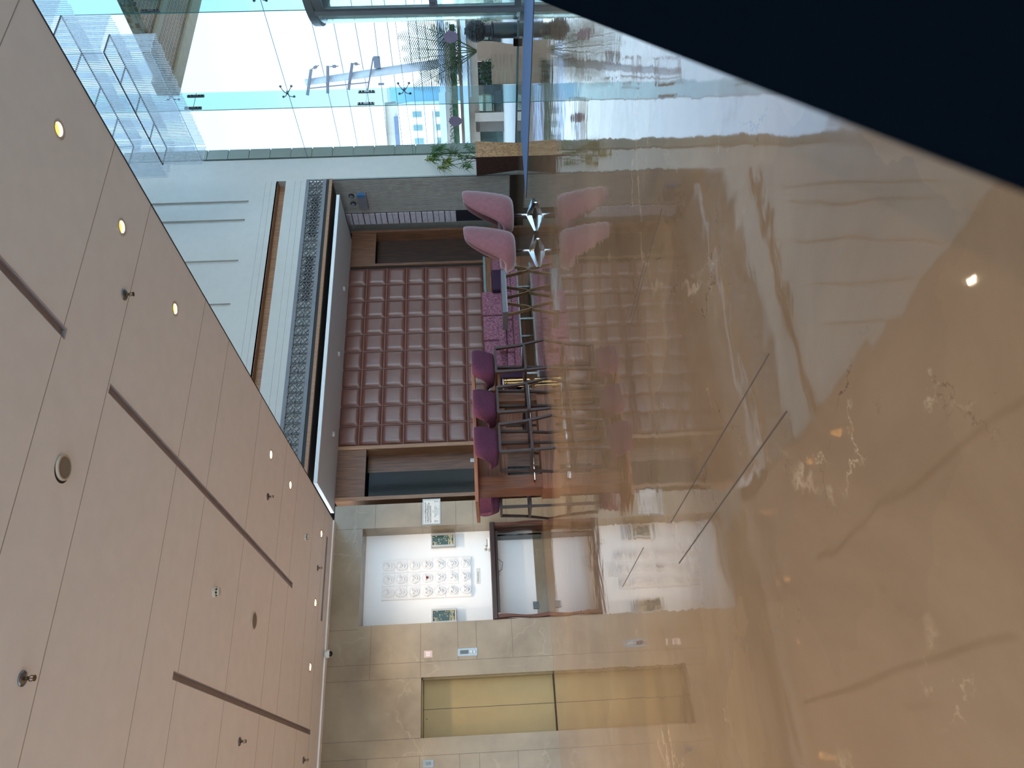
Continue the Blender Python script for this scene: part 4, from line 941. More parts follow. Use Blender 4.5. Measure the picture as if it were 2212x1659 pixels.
# sofa
M_sofa = mat('patterned_mauve_fabric', (172, 112, 126), 0.9, col2=(82, 34, 50), vscale=34, stretch=(1.6, 1.6, 0.8), bump=0.1, bscale=150)
M_plum = mat('deep_plum_velvet', (56, 20, 50), 0.8, var=0.2, vscale=40)
ys0 = 13.0
sx0, sx1 = PY(1110, 815, ys0).x, PY(1110, 566, ys0).x
sf = thing('sofa', 'long low sofa in patterned mauve fabric in front of the leather wall', 'sofa', ((sx0 + sx1) / 2, 13.4, 0))
link('sofa_base', MB().box(sx0, sx1, ys0 + 0.03, 13.82, 0.16, 0.29), M_sofa, sf, bevel=0.015)
link('base_rail', MB().box(sx0, sx1, ys0 + 0.02, ys0 + 0.05, 0.13, 0.16), M_steel, sf)
for x in (sx0 + 0.12, (sx0 + sx1) / 2, sx1 - 0.12):
    for y in (ys0 + 0.08, 13.74): link('leg', MB().box(x - 0.02, x + 0.02, y - 0.02, y + 0.02, 0, 0.16), M_steel, sf)
bx = [PY(1060, y, 13.6).x for y in (631, 683, 737, 795)]
for i in range(3):
    m = MB().box(bx[i + 1] + 0.008, bx[i] - 0.008, 13.56, 13.78, 0.40, 0.905 - 0.008 * i); link('back_cushion', m, M_sofa, sf, bevel=0.035)
sxs = [sx1, PY(1100, 628, ys0).x, PY(1100, 690, ys0).x, PY(1100, 760, ys0).x, sx0 + 0.12]
for i in range(4): link('seat_cushion', MB().box(sxs[i + 1] + 0.006, sxs[i] - 0.006, ys0, 13.6, 0.29, 0.435), M_sofa, sf, bevel=0.03)
link('low_back', MB().box(PY(1060, 630, 13.7).x, PY(1060, 566, 13.7).x, 13.62, 13.80, 0.29, 0.655), M_sofa, sf, bevel=0.02)
link('armrest', MB().box(sx0, sx0 + 0.12, ys0 + 0.0, 13.78, 0.16, 0.60), M_plum, sf, bevel=0.02)
a, b = PY(1070, 627, 13.45).x, PY(1070, 583, 13.45).x
tag(link('scatter_cushion', MB().box(a, b, 13.42, 13.60, 0.437, 0.68), M_plum, bevel=0.04), 'deep plum cushion at the right end of the mauve sofa', 'cushion')
a, b = PY(1100, 757, 12.95).x, PY(1100, 694, 12.95).x
tag(link('bolster_cushion', MB().box(a, b, 12.93, 13.14, 0.445, 0.60), M_sofa, bevel=0.04), 'patterned mauve bolster cushion lying along the front of the sofa seat', 'cushion')
for o in C.objects:
    if o.name == 'bolster_cushion': o.location.z = -0.0095
# coffee table with looped strap legs
lt = thing('coffee_table', 'low coffee table with steel edge and looped bentwood strap legs', 'coffee table', (8.5, 11.9, 0))
tx0, tx1 = PY(1090, 681, 11.7).x, PY(1090, 590, 11.7).x; tz1 = PY(1084, 640, 11.7).z; tz0 = PY(1095, 640, 11.7).z
M_bent = wood('bentwood', (150, 118, 84), (96, 72, 50))
link('table_top', MB().box(tx0, tx1, 11.6, 12.2, tz0, tz1), mat('taupe_top', (120, 112, 118), 0.3), lt, bevel=0.006)
link('edge_strip', MB().box(tx0, tx1, 11.59, 11.6, tz0 + 0.0, tz0 + 0.02), M_steel, lt)
for xx, yy in ((PY(1120, 667, 11.68).x, 11.68), (PY(1120, 631, 12.1).x, 12.1), (PY(1120, 584, 11.68).x, 11.68)):
    pts = [(xx - 0.13, yy, tz0), (xx - 0.035, yy, 0.05), (xx - 0.015, yy, 0.012), (xx + 0.015, yy, 0.012), (xx + 0.035, yy, 0.05), (xx + 0.13, yy, tz0)]
    m = MB()
    for i in range(5): m.bar(pts[i], pts[i + 1], 0.09, 0.016, up=(0, 1, 0)) if False else m.bar(pts[i], pts[i + 1], 0.016, 0.09, up=(0, 1, 0))
    link('strap_leg', m, M_bent, lt)
# gold wire side table
p = PZ(1151, 826, 0); zt_ = PY(1086, 826, p.y).z
gt = thing('side_table', 'small round side table with a gold wire cage base', 'side table', (p.x, p.y + 0.2, 0))
cx_, cy_ = p.x, p.y + 0.2
link('table_top', MB().lathe([(0.19, zt_ - 0.02), (0.19, zt_)], (cx_, cy_, 0), 32), mat('pale_top', (200, 192, 180), 0.3), gt)
m = MB()
for k in range(14):
    a = 2 * math.pi * k / 14; m.tube([(cx_ + 0.17 * math.cos(a), cy_ + 0.17 * math.sin(a), zt_ - 0.02), (cx_ + 0.17 * math.cos(a), cy_ + 0.17 * math.sin(a), 0.05), (cx_ + 0.12 * math.cos(a), cy_ + 0.12 * math.sin(a), 0.006)], 0.004, 5)
for z, r in ((zt_ - 0.03, 0.17), (zt_ - 0.08, 0.17), (0.006, 0.12)): m.tube([(cx_ + r * math.cos(a), cy_ + r * math.sin(a), z) for a in [k * math.pi / 14 for k in range(28)]], 0.006, 5, closed=True)
link('wire_cage', m, M_gold, gt)
# high table
hx0, hx1 = 3.75, 5.95; hy0 = 10.0; hy1 = min(11.1, max(10.7, PX(1037.8, 1129.5, hx0).y)); hz0, hz1 = 1.055, 1.105
ht_ = thing('high_table', 'long high wooden communal table with steel foot rail', 'high table', ((hx0 + hx1) / 2, (hy0 + hy1) / 2, 0))
link('table_top', MB().box(hx0, hx1, hy0, hy1, hz0, hz1), M_teak, ht_, bevel=0.004)
link('table_plinth', MB().box(4.02, 5.72, 10.30, 10.72, 0, 0.13), M_teak, ht_)
link('end_panel', MB().box(4.06, 4.26, 10.34, 10.68, 0.13, hz0), M_teak_v, ht_)
link('end_panel', MB().box(5.48, 5.68, 10.34, 10.68, 0.13, hz0), M_teak_v, ht_)
link('centre_board', MB().box(4.26, 5.48, 10.50, 10.54, 0.62, hz0), M_teak, ht_)
link('centre_panel', MB().box(4.80, 4.94, 10.36, 10.66, 0.13, hz0), M_teak_v, ht_)
m = MB(); m.tube([(4.1, 10.16, 0.25), (5.66, 10.16, 0.25)], 0.016, 10)
for x in (4.15, 4.87, 5.6): m.tube([(x, 10.16, 0.25), (x, 10.345, 0.25)], 0.012, 8)
link('foot_rail', m, M_chrome, ht_, smooth=True)
# bar chairs
def bar_chair(loc, rz, lab, proto=None):
    if proto:
        t = copy_tree(proto); t.location = loc; t.rotation_euler = (0, 0, rz); t['label'] = lab; return t
    t = thing('bar_chair', lab, 'bar chair', loc, 'purple bar chairs around the high table', rz)
    sh = tub_shell(MB(), 0.262, 0.92, 0.755, 0.835, 1.10, 0.06, 0.055, hang=1.55, flat=1.0, rb=0.8, sq=4.0)
    link('upholstered_back', sh, M_purple, t, smooth=True, subd=1, world=False)
    link('seat_cushion', MB().box(-0.21, 0.21, -0.25, 0.17, 0.80, 0.875), M_purple, t, smooth=True, subd=2, world=False)
    fr_ = MB(); 
    q = [(-0.235, -0.215), (0.235, -0.215), (0.235, 0.225), (-0.235, 0.225)]
    for i in range(4): fr_.bar((*q[i], 0.735), (*q[(i + 1) % 4], 0.735), 0.032, 0.035)
    link('seat_frame', fr_, M_brownlac, t, world=False)
    feet = [(-0.255, -0.27), (0.255, -0.27), (0.28, 0.335), (-0.28, 0.335)]
    for (a, b) in zip(q, feet):
        mid = (a[0] * 0.55 + b[0] * 0.45 - (b[0] - a[0]) * 0.12, a[1] * 0.55 + b[1] * 0.45 - (b[1] - a[1]) * 0.12)
        l = MB().bar((*a, 0.74), (*mid, 0.36), 0.042, 0.042, up=(1, 0, 0), w2=0.038, h2=0.038).bar((*mid, 0.36), (*b, 0.0), 0.038, 0.038, up=(1, 0, 0), w2=0.030, h2=0.030)
        link('leg', l, M_brownlac, t, world=False)
    m = MB(); zz = 0.30
    def at(a, b): u = 0.6; return (a[0] + (b[0] - a[0]) * u, a[1] + (b[1] - a[1]) * u, zz)
    r4 = [at(a, b) for a, b in zip(q, feet)]
    for i in range(4): m.bar(r4[i], r4[(i + 1) % 4], 0.026, 0.036)
    link('foot_ring', m, M_brownlac, t, world=False)
    return t
# local +Y is the back of the chair
bc = bar_chair((5.87, 10.05, 0), math.pi + 0.18, 'purple bar chair at the right end of the high table')
bar_chair((5.15, 9.97, 0), math.pi + 0.2, 'purple bar chair in the middle of the near side of the high table', bc)
bar_chair((4.45, 9.78, 0), math.pi + 0.2, 'purple bar chair at the left of the near side, largest of the row', bc)
bar_chair((4.20, 11.02, 0), -0.05, 'purple bar chair behind the left end of the high table', bc)
bar_chair((5.35, 11.1, 0), 0.1, 'purple bar chair on the far side, seen between the near chairs', bc)
# indoor planter
nx, ny = 12.36, 12.02
pl = thing('square_planter', 'tapered square planter with gold bark sides and a dark brown side', 'planter', (12.6, 12.3, 0))
zt_ = PY(1028, 337, ny).z; bt = [(nx, ny), (nx + 0.40, ny), (nx + 0.40, ny + 0.42), (nx, ny + 0.42)]; tp = [(nx - 0.01, ny - 0.01), (nx + 0.47, ny - 0.01), (nx + 0.47, ny + 0.55), (nx - 0.01, ny + 0.55)]
m = MB(); v = [(x, y, 0) for x, y in bt] + [(x, y, zt_) for x, y in tp] + [(x + (0.02 if i in (0, 3) else -0.02), y + (0.02 if i < 2 else -0.02), zt_) for i, (x, y) in enumerate(tp)] + [(x + (0.02 if i in (0, 3) else -0.02), y + (0.02 if i < 2 else -0.02), zt_ - 0.05) for i, (x, y) in enumerate(tp)]
m.add(v, [(3, 2, 1, 0), (0, 1, 5, 4), (1, 2, 6, 5), (2, 3, 7, 6), (4, 5, 9, 8), (5, 6, 10, 9), (6, 7, 11, 10), (7, 4, 8, 11), (8, 9, 13, 12), (9, 10, 14, 13), (10, 11, 15, 14), (11, 8, 12, 15), (12, 13, 14, 15)])
m.add([v[3], v[0], v[4], v[7]], [(0, 1, 2, 3)], 1)  # unlit side given a darker, shaded bark colour
link('planter_box', m, [mat('gold_bark', (200, 150, 104), 0.6, col2=(138, 94, 58), vscale=26, bump=0.5, bscale=60), mat('dark_bark', (74, 46, 38), 0.6, col2=(44, 28, 24), vscale=20, bump=0.5, bscale=50)], pl)
link('soil', MB().box(nx + 0.02, nx + 0.43, ny + 0.02, ny + 0.5, zt_ - 0.06, zt_ - 0.04), mat('soil', (50, 38, 28), 0.95), pl)
M_leafs = [mat('leaf_green', (84, 134, 60), 0.55, var=0.2), mat('leaf_yellow', (168, 176, 80), 0.6, var=0.15)]
def leaf_strip(m, p, d, L, w, droop, mi=0, n=4, face=None):
    p = Vector(p); d = Vector(d).normalized(); s = d.cross(face or Vector((0, 0, 1))); s = (s.normalized() if s.length > 0.01 else Vector((1, 0, 0)))
    pts = []
    for k in range(n + 1):
        u = k / n; c_ = p + d * L * u + Vector((0, 0, -droop * L * u * u)); ww = w * (1 - u) ** 0.7 * (0.5 + u if u < 0.5 else 1)
        pts.append((c_ - s * ww / 2, c_ + s * ww / 2))
    for k in range(n): m.add([pts[k][0], pts[k][1], pts[k + 1][1], pts[k + 1][0]], [(0, 1, 2, 3)], mi)
pt = thing('potted_shrub', 'spiky leaved shrub with thin stems growing in the square planter', 'plant', (12.6, 12.3, zt_ - 0.05))
stem = MB(); fol = MB(); rr = random.Random(11)
cx_, cy_ = nx + 0.22, ny + 0.25
for (px, py, k, yel) in ((945, 322, 46, 0), (930, 345, 40, 1), (965, 350, 40, 1), (975, 330, 36, 0), (1000, 340, 26, 0), (1005, 358, 26, 0), (1012, 318, 18, 0), (955, 362, 34, 1), (940, 335, 30, 0)):
    c_ = PY(px, py, cy_ - 0.25 + rr.uniform(0, 0.2)); c_.y = min(c_.y, 12.5); c_.x = min(c_.x, 12.95)
    b_ = Vector((cx_ + rr.uniform(-.05, .05), cy_ + rr.uniform(-.05, .05), zt_ - 0.04))
    stem.tube([b_, b_.lerp(c_, 0.5) + Vector((0, 0, 0.05)), c_], [0.008, 0.006, 0.004], 5)
    for q in range(int(k * 2.2)):
        a = rr.uniform(0, 2 * math.pi); e_ = rr.uniform(-0.5, 1.0); o_ = c_ + Vector((rr.uniform(-.05, .05), rr.uniform(-.05, .03), rr.uniform(-.12, .08)))
        L_ = rr.uniform(0.14, 0.26); d_ = Vector((math.cos(a), math.sin(a) * 0.6 - 0.15, e_))
        if o_.y + d_.y * L_ > 12.64 or o_.x + d_.x * L_ > 13.08: continue
        leaf_strip(fol, o_, d_, L_, 0.030, 0.35, 1 if yel and rr.random() < 0.5 else 0)
link('stems', stem, mat('stem_brown', (84, 70, 48), 0.7), pt); link('foliage', fol, M_leafs, pt)
# black table right beside the camera
zb_ = 0.76; A = PZ(2212, 432, zb_); B = PZ(1158, 0, zb_); A.z = B.z = zb_
d = (B - A).normalized(); nrm = Vector((d.y, -d.x, 0)); A2 = A - d * 0.35; B2 = B + d * 0.15
if (A2 + nrm * 0.1).x < A2.x: nrm = -nrm
bt_ = thing('black_table', 'matte black table top out of focus right beside the camera', 'table', tuple((A2 + B2) / 2 + nrm * 0.5 - Vector((0, 0, zb_))))
wd = 1.0
link('table_top', MB().prism([A2, B2, B2 + nrm * wd, A2 + nrm * wd], (0, 0, -0.03)), M_blackmat, bt_, bevel=0.004)
for u, v_ in ((0.08, 0.08), (0.92, 0.08), (0.08, 0.92), (0.92, 0.92)):
    c_ = A2 + (B2 - A2) * u + nrm * wd * v_; link('leg', MB().box(c_.x - 0.02, c_.x + 0.02, c_.y - 0.02, c_.y + 0.02, 0, zb_ - 0.03), M_blackmat, bt_)

# ================================================================ OUTSIDE
mp_ = MB(); mp_.box(XG + 0.02, 80, -30, 70, -0.16, -0.06).box(-30, XG + 0.02, -30, BACKY - 0.2, -0.16, -0.06).box(-30, LEFTX - 0.2, BACKY - 0.2, 20, -0.16, -0.06); struct('ground_terrace', mp_, mat('terrace_stone', (176, 164, 152), 0.6, var=0.1))
nd = ray(1000, 190); nd.z = 0; nd.normalize(); sd = Vector((nd.y, -nd.x, 0))   # sd points to the photo's right (image up)
def PD(x, y, d): r = ray(x, y); t = d / r.dot(nd); return Vector((0, 0, CH)) + r * t
def ob(mb, xa, xb, ya, yb, d, dep=0.3, mi=0):
    """block facing the lobby at distance d: image x xa(top)..xb(bottom), image y ya(right)..yb(left)"""
    ym, xm = (ya + yb) / 2, (xa + xb) / 2
    zt, zb = PD(xa, ym, d).z, PD(xb, ym, d).z; r_, l_ = PD(xm, ya, d), PD(xm, yb, d)
    l2 = Vector((l_.x, l_.y, 0)); r2 = Vector((r_.x, r_.y, 0)); e_ = nd * dep
    mb.add([l2 + Vector((0, 0, zb)), r2 + Vector((0, 0, zb)), r2 + e_ + Vector((0, 0, zb)), l2 + e_ + Vector((0, 0, zb)), l2 + Vector((0, 0, zt)), r2 + Vector((0, 0, zt)), r2 + e_ + Vector((0, 0, zt)), l2 + e_ + Vector((0, 0, zt))],
           [(0, 3, 2, 1), (4, 5, 6, 7), (0, 1, 5, 4), (1, 2, 6, 5), (2, 3, 7, 6), (3, 0, 4, 7)], mi); return mb
# outer cladding beside the glass
m = MB(); z = 0.4
while z < 8.4: m.box(XG + 0.03, XG + 0.32, D2 - 0.02, D2 + 0.3, z + 0.012, z + 0.46); z += 0.47
m.box(XG + 0.05, XG + 0.30, D2, D2 + 0.3, 0, 8.4); struct('wall_outside', m, mat('outer_cladding', (120, 126, 116), 0.6, var=0.03))
# entrance canopy soffit with honeycomb mesh
zc_ = CH + (6.5 - CH) * K; yc_ = 10.0 * K
mh = mat('gold_honeycomb', (150, 108, 50), 0.45, col2=(110, 76, 34), vscale=1.5, metal=0.3)
ntt = mh.node_tree; bb = ntt.nodes['Principled BSDF']; src = bb.inputs['Base Color'].links[0].from_socket
vv_ = ntt.nodes.new('ShaderNodeTexVoronoi'); vv_.feature = 'DISTANCE_TO_EDGE'; vv_.inputs['Scale'].default_value = 9; vv_.inputs['Randomness'].default_value = 0.25
rr_ = ntt.nodes.new('ShaderNodeValToRGB'); rr_.color_ramp.elements[0].position = 0.04; rr_.color_ramp.elements[1].position = 0.12; rr_.color_ramp.elements[0].color = lin(200, 190, 170)
rr_.color_ramp.elements[1].color = (0, 0, 0, 1); ntt.links.new([n for n in ntt.nodes if n.type == 'TEX_COORD'][0].outputs['Object'], vv_.inputs['Vector']); ntt.links.new(vv_.outputs['Distance'], rr_.inputs[0])
mxx = ntt.nodes.new('ShaderNodeMix'); mxx.data_type = 'RGBA'; ntt.links.new(rr_.outputs[0], mxx.inputs[0]); ntt.links.new(src, mxx.inputs[6]); mxx.inputs[7].default_value = lin(206, 196, 176)
ntt.links.new(mxx.outputs[2], bb.inputs['Base Color'])
ec = thing('entrance_canopy', 'gold honeycomb canopy outside seen high through the glass', 'canopy', (XG + 3, 6, zc_))
link('canopy_soffit', MB().box(XG + 0.3, XG + 7, -8, yc_ - 0.35, zc_, zc_ + 0.3), mh, ec)
link('canopy_fascia', MB().box(XG + 0.3, XG + 7, yc_ - 0.35, yc_, zc_ - 0.05, zc_ + 0.4), mat('cream_fascia', (176, 160, 132), 0.6), ec)
for yy in (yc_ - 1.3, yc_ - 2.6, yc_ - 4.2): link('soffit_beam', MB().box(XG + 0.3, XG + 7, yy - 0.07, yy + 0.07, zc_ - 0.06, zc_), mat('cream_fascia', (176, 160, 132), 0.6), ec)
for xx_ in (XG + 0.8, XG + 6.2): link('canopy_post', MB().box(xx_ - 0.12, xx_ + 0.12, -6.2, -5.9, -0.06, zc_), M_grey, ec)
# sculpture of a beaded black globe on a drum
q0 = PZ(1119, 65, -0.06); dd = Vector((q0.x, q0.y, 0)).dot(nd) * 0.92; dd = max(dd, Vector((XG + 0.4, 9.6, 0)).dot(nd))
base = PD(1110, 65, dd); top = PD(1003, 65, dd); cx_, cy_ = base.x, base.y; s_ = 0.44 / 0.44
wpx = (PD(1060, 43, dd) - PD(1060, 87, dd)).length; r0 = wpx / 2
H_ = top.z + 0.06; zf = lambda x: PD(x, 65, dd).z
scu = thing('globe_sculpture', 'black beaded globe lantern on a drum pedestal outside the glass', 'sculpture', (cx_, cy_, -0.06))
M_blk = mat('black_cast', (40, 46, 56), 0.45, var=0.15)
link('drum_pedestal', MB().lathe([(r0 * .84, -0.06), (r0 * .86, 0.0), (r0 * .80, 0.02), (r0 * .80, zf(1066)), (r0 * 0.92, zf(1064)), (r0 * .92, zf(1061)), (r0 * .6, zf(1060)), (r0 * .66, zf(1048))], (cx_, cy_, 0), 40), M_blk, scu, smooth=False)
gl_ = MB(); gc = (zf(1007) + zf(1048)) / 2; gr = (zf(1007) - zf(1048)) / 2
gl_.sphere((cx_, cy_, gc), 1, 32, 20, sc=(r0, r0, gr))
link('globe', gl_, M_blk, scu, smooth=True)
bd = MB()
for i in range(1, 14):
    ph_a = math.pi * i / 14; n_ = max(4, int(34 * math.sin(ph_a)))
    for k in range(n_):
        a = 2 * math.pi * (k + 0.5 * (i % 2)) / n_
        if math.cos(a - math.atan2(-cy_, -cx_)) < -0.2: continue
        bd.sphere((cx_ + r0 * math.sin(ph_a) * math.cos(a), cy_ + r0 * math.sin(ph_a) * math.sin(a), gc + gr * math.cos(ph_a)), 0.032, 6, 4)
link('beads', bd, M_blk, scu, smooth=True)['kind'] = 'stuff'
link('finial', MB().lathe([(r0 * .35, zf(1010)), (r0 * .35, zf(1003))], (cx_, cy_, 0), 20), M_blk, scu)
# tall beige planter with a palm
M_beige = mat('beige_planter', (204, 166, 146), 0.6, var=0.05)
dpl = dd + 1.6
def frustum(name, lab, cat, rows, d, dep, m_, stripes=False):
    """rows: (image x, right image y, left image y)"""
    c0 = PD(rows[-1][0], (rows[-1][1] + rows[-1][2]) / 2, d); gz = -0.06
    t = thing(name, lab, cat, (c0.x, c0.y, gz)); mb = MB(); rings = []
    for k, (x, ya_, yb_) in enumerate(rows):
        r_, l_ = PD(x, ya_, d), PD(x, yb_, d); z = r_.z if k < len(rows) - 1 else min(gz, r_.z) if r_.z < 0.4 else gz
        z = gz if k == len(rows) - 1 else (r_.z + l_.z) / 2
        R2 = Vector((r_.x, r_.y, z)); L2 = Vector((l_.x, l_.y, z)); e_ = nd * dep; rings.append([L2, R2, R2 + e_, L2 + e_])
    for a_, b_ in zip(rings, rings[1:]):
        for i in range(4): mb.add([a_[i], a_[(i + 1) % 4], b_[(i + 1) % 4], b_[i]], [(0, 1, 2, 3)])
    mb.add(rings[0], [(0, 1, 2, 3)]); mb.add(rings[-1], [(3, 2, 1, 0)]); link('planter_body', mb, m_, t); return t
tp_ = frustum('tall_planter', 'tall tapering beige planter holding the palm outside the glass', 'planter', [(1030, 88, 132), (1065, 89, 131), (1095, 94, 128), (1104, 96, 126)], dpl, 0.6, M_beige)
lp = frustum('low_planter', 'wide low striped beige planter holding the round bush outside', 'planter', [(1062, 116, 182), (1105, 118, 182)], dd + 0.7, 0.5, mat('striped_beige', (212, 170, 152), 0.6, col2=(176, 138, 120), vscale=5, stretch=(0.3, 0.3, 9)))
pmn = thing('potted_palm', 'feathery green palm with arching fronds in the tall beige planter', 'palm', tuple(PD(1030, 110, dpl + 0.3)))
fr_ = MB(); st2 = MB(); rr = random.Random(4)
for (x1, y1, xm, ym_) in ((866, 104, 950, 108), (858, 78, 940, 84), (880, 50, 950, 66), (893, 190, 955, 158), (905, 160, 960, 138), (870, 130, 950, 120), (930, 60, 975, 78), (940, 178, 985, 150)):
    b_ = PD(1032, 110, dpl + 0.3); m_ = PD(xm, ym_, dpl + rr.uniform(0.1, 0.6)); e_ = PD(x1, y1, dpl + rr.uniform(-0.1, 1.0))
    P = lambda u: b_ * (1 - u) ** 2 + m_ * 2 * u * (1 - u) + e_ * u * u
    st2.tube([P(k / 10) for k in range(11)], [0.014 - 0.0011 * k for k in range(11)], 5)
    for k in range(8, 36):
        u = k / 36; p = P(u); dv = (P(min(1, u + 0.02)) - p).normalized(); sv = dv.cross(nd).normalized()
        for s_ in (-1, 1):
            L_ = 0.42 * math.sin(math.pi * (0.15 + 0.8 * u)); leaf_strip(fr_, p, dv * 0.7 + sv * s_ + Vector((0, 0, 0.05)), L_, 0.023, 0.25, 0, 3, nd)
link('frond_ribs', st2, mat('palm_rib', (70, 84, 44), 0.6), pmn); link('frond_leaflets', fr_, [mat('palm_green', (48, 74, 44), 0.6, var=0.15)], pmn)
bu = thing('round_bush', 'round leafy green bush in the wide low planter outside', 'bush', tuple(PD(1062, 155, dd + 0.95)))
bm_ = MB(); rr = random.Random(8); cb = PD(1055, 157, dd + 0.95); rbx = (PD(1055, 125, dd).x, ) ; wr = (PD(1055, 124, dd + 0.9) - PD(1055, 190, dd + 0.9)).length / 2; hr = (PD(1036, 157, dd + .9).z - PD(1066, 157, dd + .9).z)
for k in range(900):
    a = rr.uniform(0, 2 * math.pi); r_ = rr.uniform(0.55, 1) ; el = rr.uniform(0, 1)
    p = cb + sd * math.cos(a) * r_ * wr * math.sqrt(max(0, 1 - (el * .9) ** 2)) + nd * math.sin(a) * r_ * 0.32 + Vector((0, 0, -0.12 + el * hr * 1.0))
    leaf_strip(bm_, p, (rr.uniform(-1, 1), rr.uniform(-1, 1), rr.uniform(-.3, 1)), 0.07, 0.04, 0.2, rr.randint(0, 1) if rr.random() < 0.3 else 0, 2)
link('leaves', bm_, [mat('bush_green', (52, 92, 44), 0.5, var=0.25), mat('bush_light', (92, 130, 62), 0.5)], bu)
link('branches', MB().tube([cb + Vector((0, 0, -0.35)), cb + Vector((0, 0, 0.15))], 0.02, 6), mat('stem_brown', (84, 70, 48), 0.7), bu)
# low building with horizontal bands
db = 27.0
lb = thing('low_building', 'long low beige building with pale horizontal beams beyond the terrace', 'building', tuple(Vector(PD(1100, 150, db).xy).to_3d()))
M_bb = mat('beige_render', (138, 124, 112), 0.7, var=0.05); M_beam = mat('pale_beam', (168, 176, 196), 0.6, var=0.02)
w_ = MB(); ob(w_, 1001, 1028, -260, 335, db, 3.0); ob(w_, 986, 1001, -260, 335, db + 0.2, 3.0); ob(w_, 962, 976, 75, 335, db + 1.0, 3.0); ob(w_, 1026, 1106, -260, 50, db, 3.0); ob(w_, 1026, 1106, 243, 262, db - 0.3, 0.6)
link('wall', w_, M_bb, lb)
w_ = MB(); ob(w_, 998, 1009, -40, 335, db - 0.6, 0.6); link('lower_beam', w_, M_beam, lb); w_ = MB(); ob(w_, 944, 957, -40, 200, db - 0.8, 0.5); ob(w_, 951, 965, 200, 335, db - 0.8, 0.5); link('upper_beam', w_, M_beam, lb)
w_ = MB(); ob(w_, 1028, 1104, 50, 243, db + 2.4, 0.2); ob(w_, 1030, 1104, 262, 330, db + 1.2, 0.2); link('shop_back_wall', w_, mat('shop_dark', (70, 78, 76), 0.5, var=0.3, vscale=3), lb)
for (a, b, c_, d_) in ((1030, 1100, 196, 240), (1034, 1100, 282, 320), (1030, 1100, 60, 120)):
    w_ = MB(); ob(w_, a, b, c_, d_, db + 0.6, 0.03); link('shop_window', w_, glass('shop_glass', (0.8, 0.92, 0.9)), lb)
w_ = MB(); ob(w_, 1040, 1058, 203, 222, db + 1.5, 0.3); link('lit_display', w_, mat('display_orange', (200, 150, 90), 0.6), lb)
w_ = MB(); ob(w_, 1028, 1104, 262, 284, db + 0.0, 0.9); link('shutter_box', w_, mat('shop_brown', (88, 78, 70), 0.6), lb)  # brown block fills an opening, its inner shade given as colour
w_ = MB(); w_.tube([PD(1013, 110, db - 1), PD(1018, 210, db - 1)], 0.04, 8); link('hand_rail', w_, M_grey, lb)
hd = MB(); rr = random.Random(2); a, b = PD(981, 55, db - 0.3), PD(981, 323, db - 0.3)
ob(hd, 976, 987, 52, 324, db - 0.35, 0.8)
for k in range(1500):
    p = a.lerp(b, rr.random()) + Vector((0, 0, rr.uniform(-.11, .13))) + nd * rr.uniform(-0.14, 0.1); leaf_strip(hd, p, (rr.uniform(-1, 1), rr.uniform(-1, 1), rr.uniform(-.4, 1)), 0.10, 0.06, 0.2, 0, 1)
tag(link('hedge', hd, mat('hedge_green', (46, 84, 50), 0.7, var=0.25, vscale=8)), 'long dark green clipped hedge on the low building', 'hedge')
# white block of flats
dw = 60
wb = thing('white_building', 'bright white building with two columns of square windows', 'building', tuple(Vector(PD(1000, 270, dw).xy).to_3d()))
M_ww = mat('white_facade', (205, 205, 202), 0.7, var=0.02)
w_ = MB(); ob(w_, 862, 1056, 223, 330, dw, 12); link('wall', w_, M_ww, wb)
w_ = MB(); ob(w_, 832, 862, 226, 318, dw + 1.5, 8); link('roof_structure', w_, mat('roof_beige', (150, 146, 136), 0.7), wb)
w_ = MB(); ob(w_, 829, 834, 222, 322, dw + 1.0, 9); link('roof_slab', w_, M_ww, wb)
w_ = MB(); ob(w_, 853, 862, 252, 316, dw + 1.0, 0.4); link('roof_opening', w_, mat('deep_blue_grey', (60, 72, 90), 0.5), wb)
for (a, b, c_, d_) in ((890, 911, 240, 254), (892, 913, 269, 283), (895, 916, 298, 312), (940, 958, 240, 253), (942, 960, 268, 282), (944, 962, 297, 311)):
    w_ = MB(); ob(w_, a, b, c_, d_, dw - 0.12, 0.12); f_ = link('window', w_, mat('window_frame_grey', (150, 156, 152), 0.5), wb)
    w_ = MB(); ob(w_, a + 1.2, b - 1.2, c_ + 1, d_ - 1, dw - 0.16, 0.04); link('pane', w_, mat('window_blue_green', (84, 112, 112), 0.15), f_)
for (c_, d_) in ((239, 325),):
    w_ = MB(); ob(w_, 929, 936, c_, d_, dw - 0.5, 0.5); link('balcony_band', w_, mat('band_grey', (168, 166, 160), 0.6), wb)
gb = thing('glass_tower', 'pale blue glazed building partly behind the glass fin', 'building', tuple(Vector(PD(1000, 208, dw + 15).xy).to_3d()))
w_ = MB(); ob(w_, 843, 1052, 186, 224, dw + 15, 10); link('glazed_wall', w_, mat('blue_glazing', (96, 140, 158), 0.2, var=0.1, vscale=0.4), gb)
w_ = MB(); ob(w_, 836, 844, 188, 222, dw + 15, 10); link('roof', w_, mat('roof_beige', (150, 146, 136), 0.7), gb)
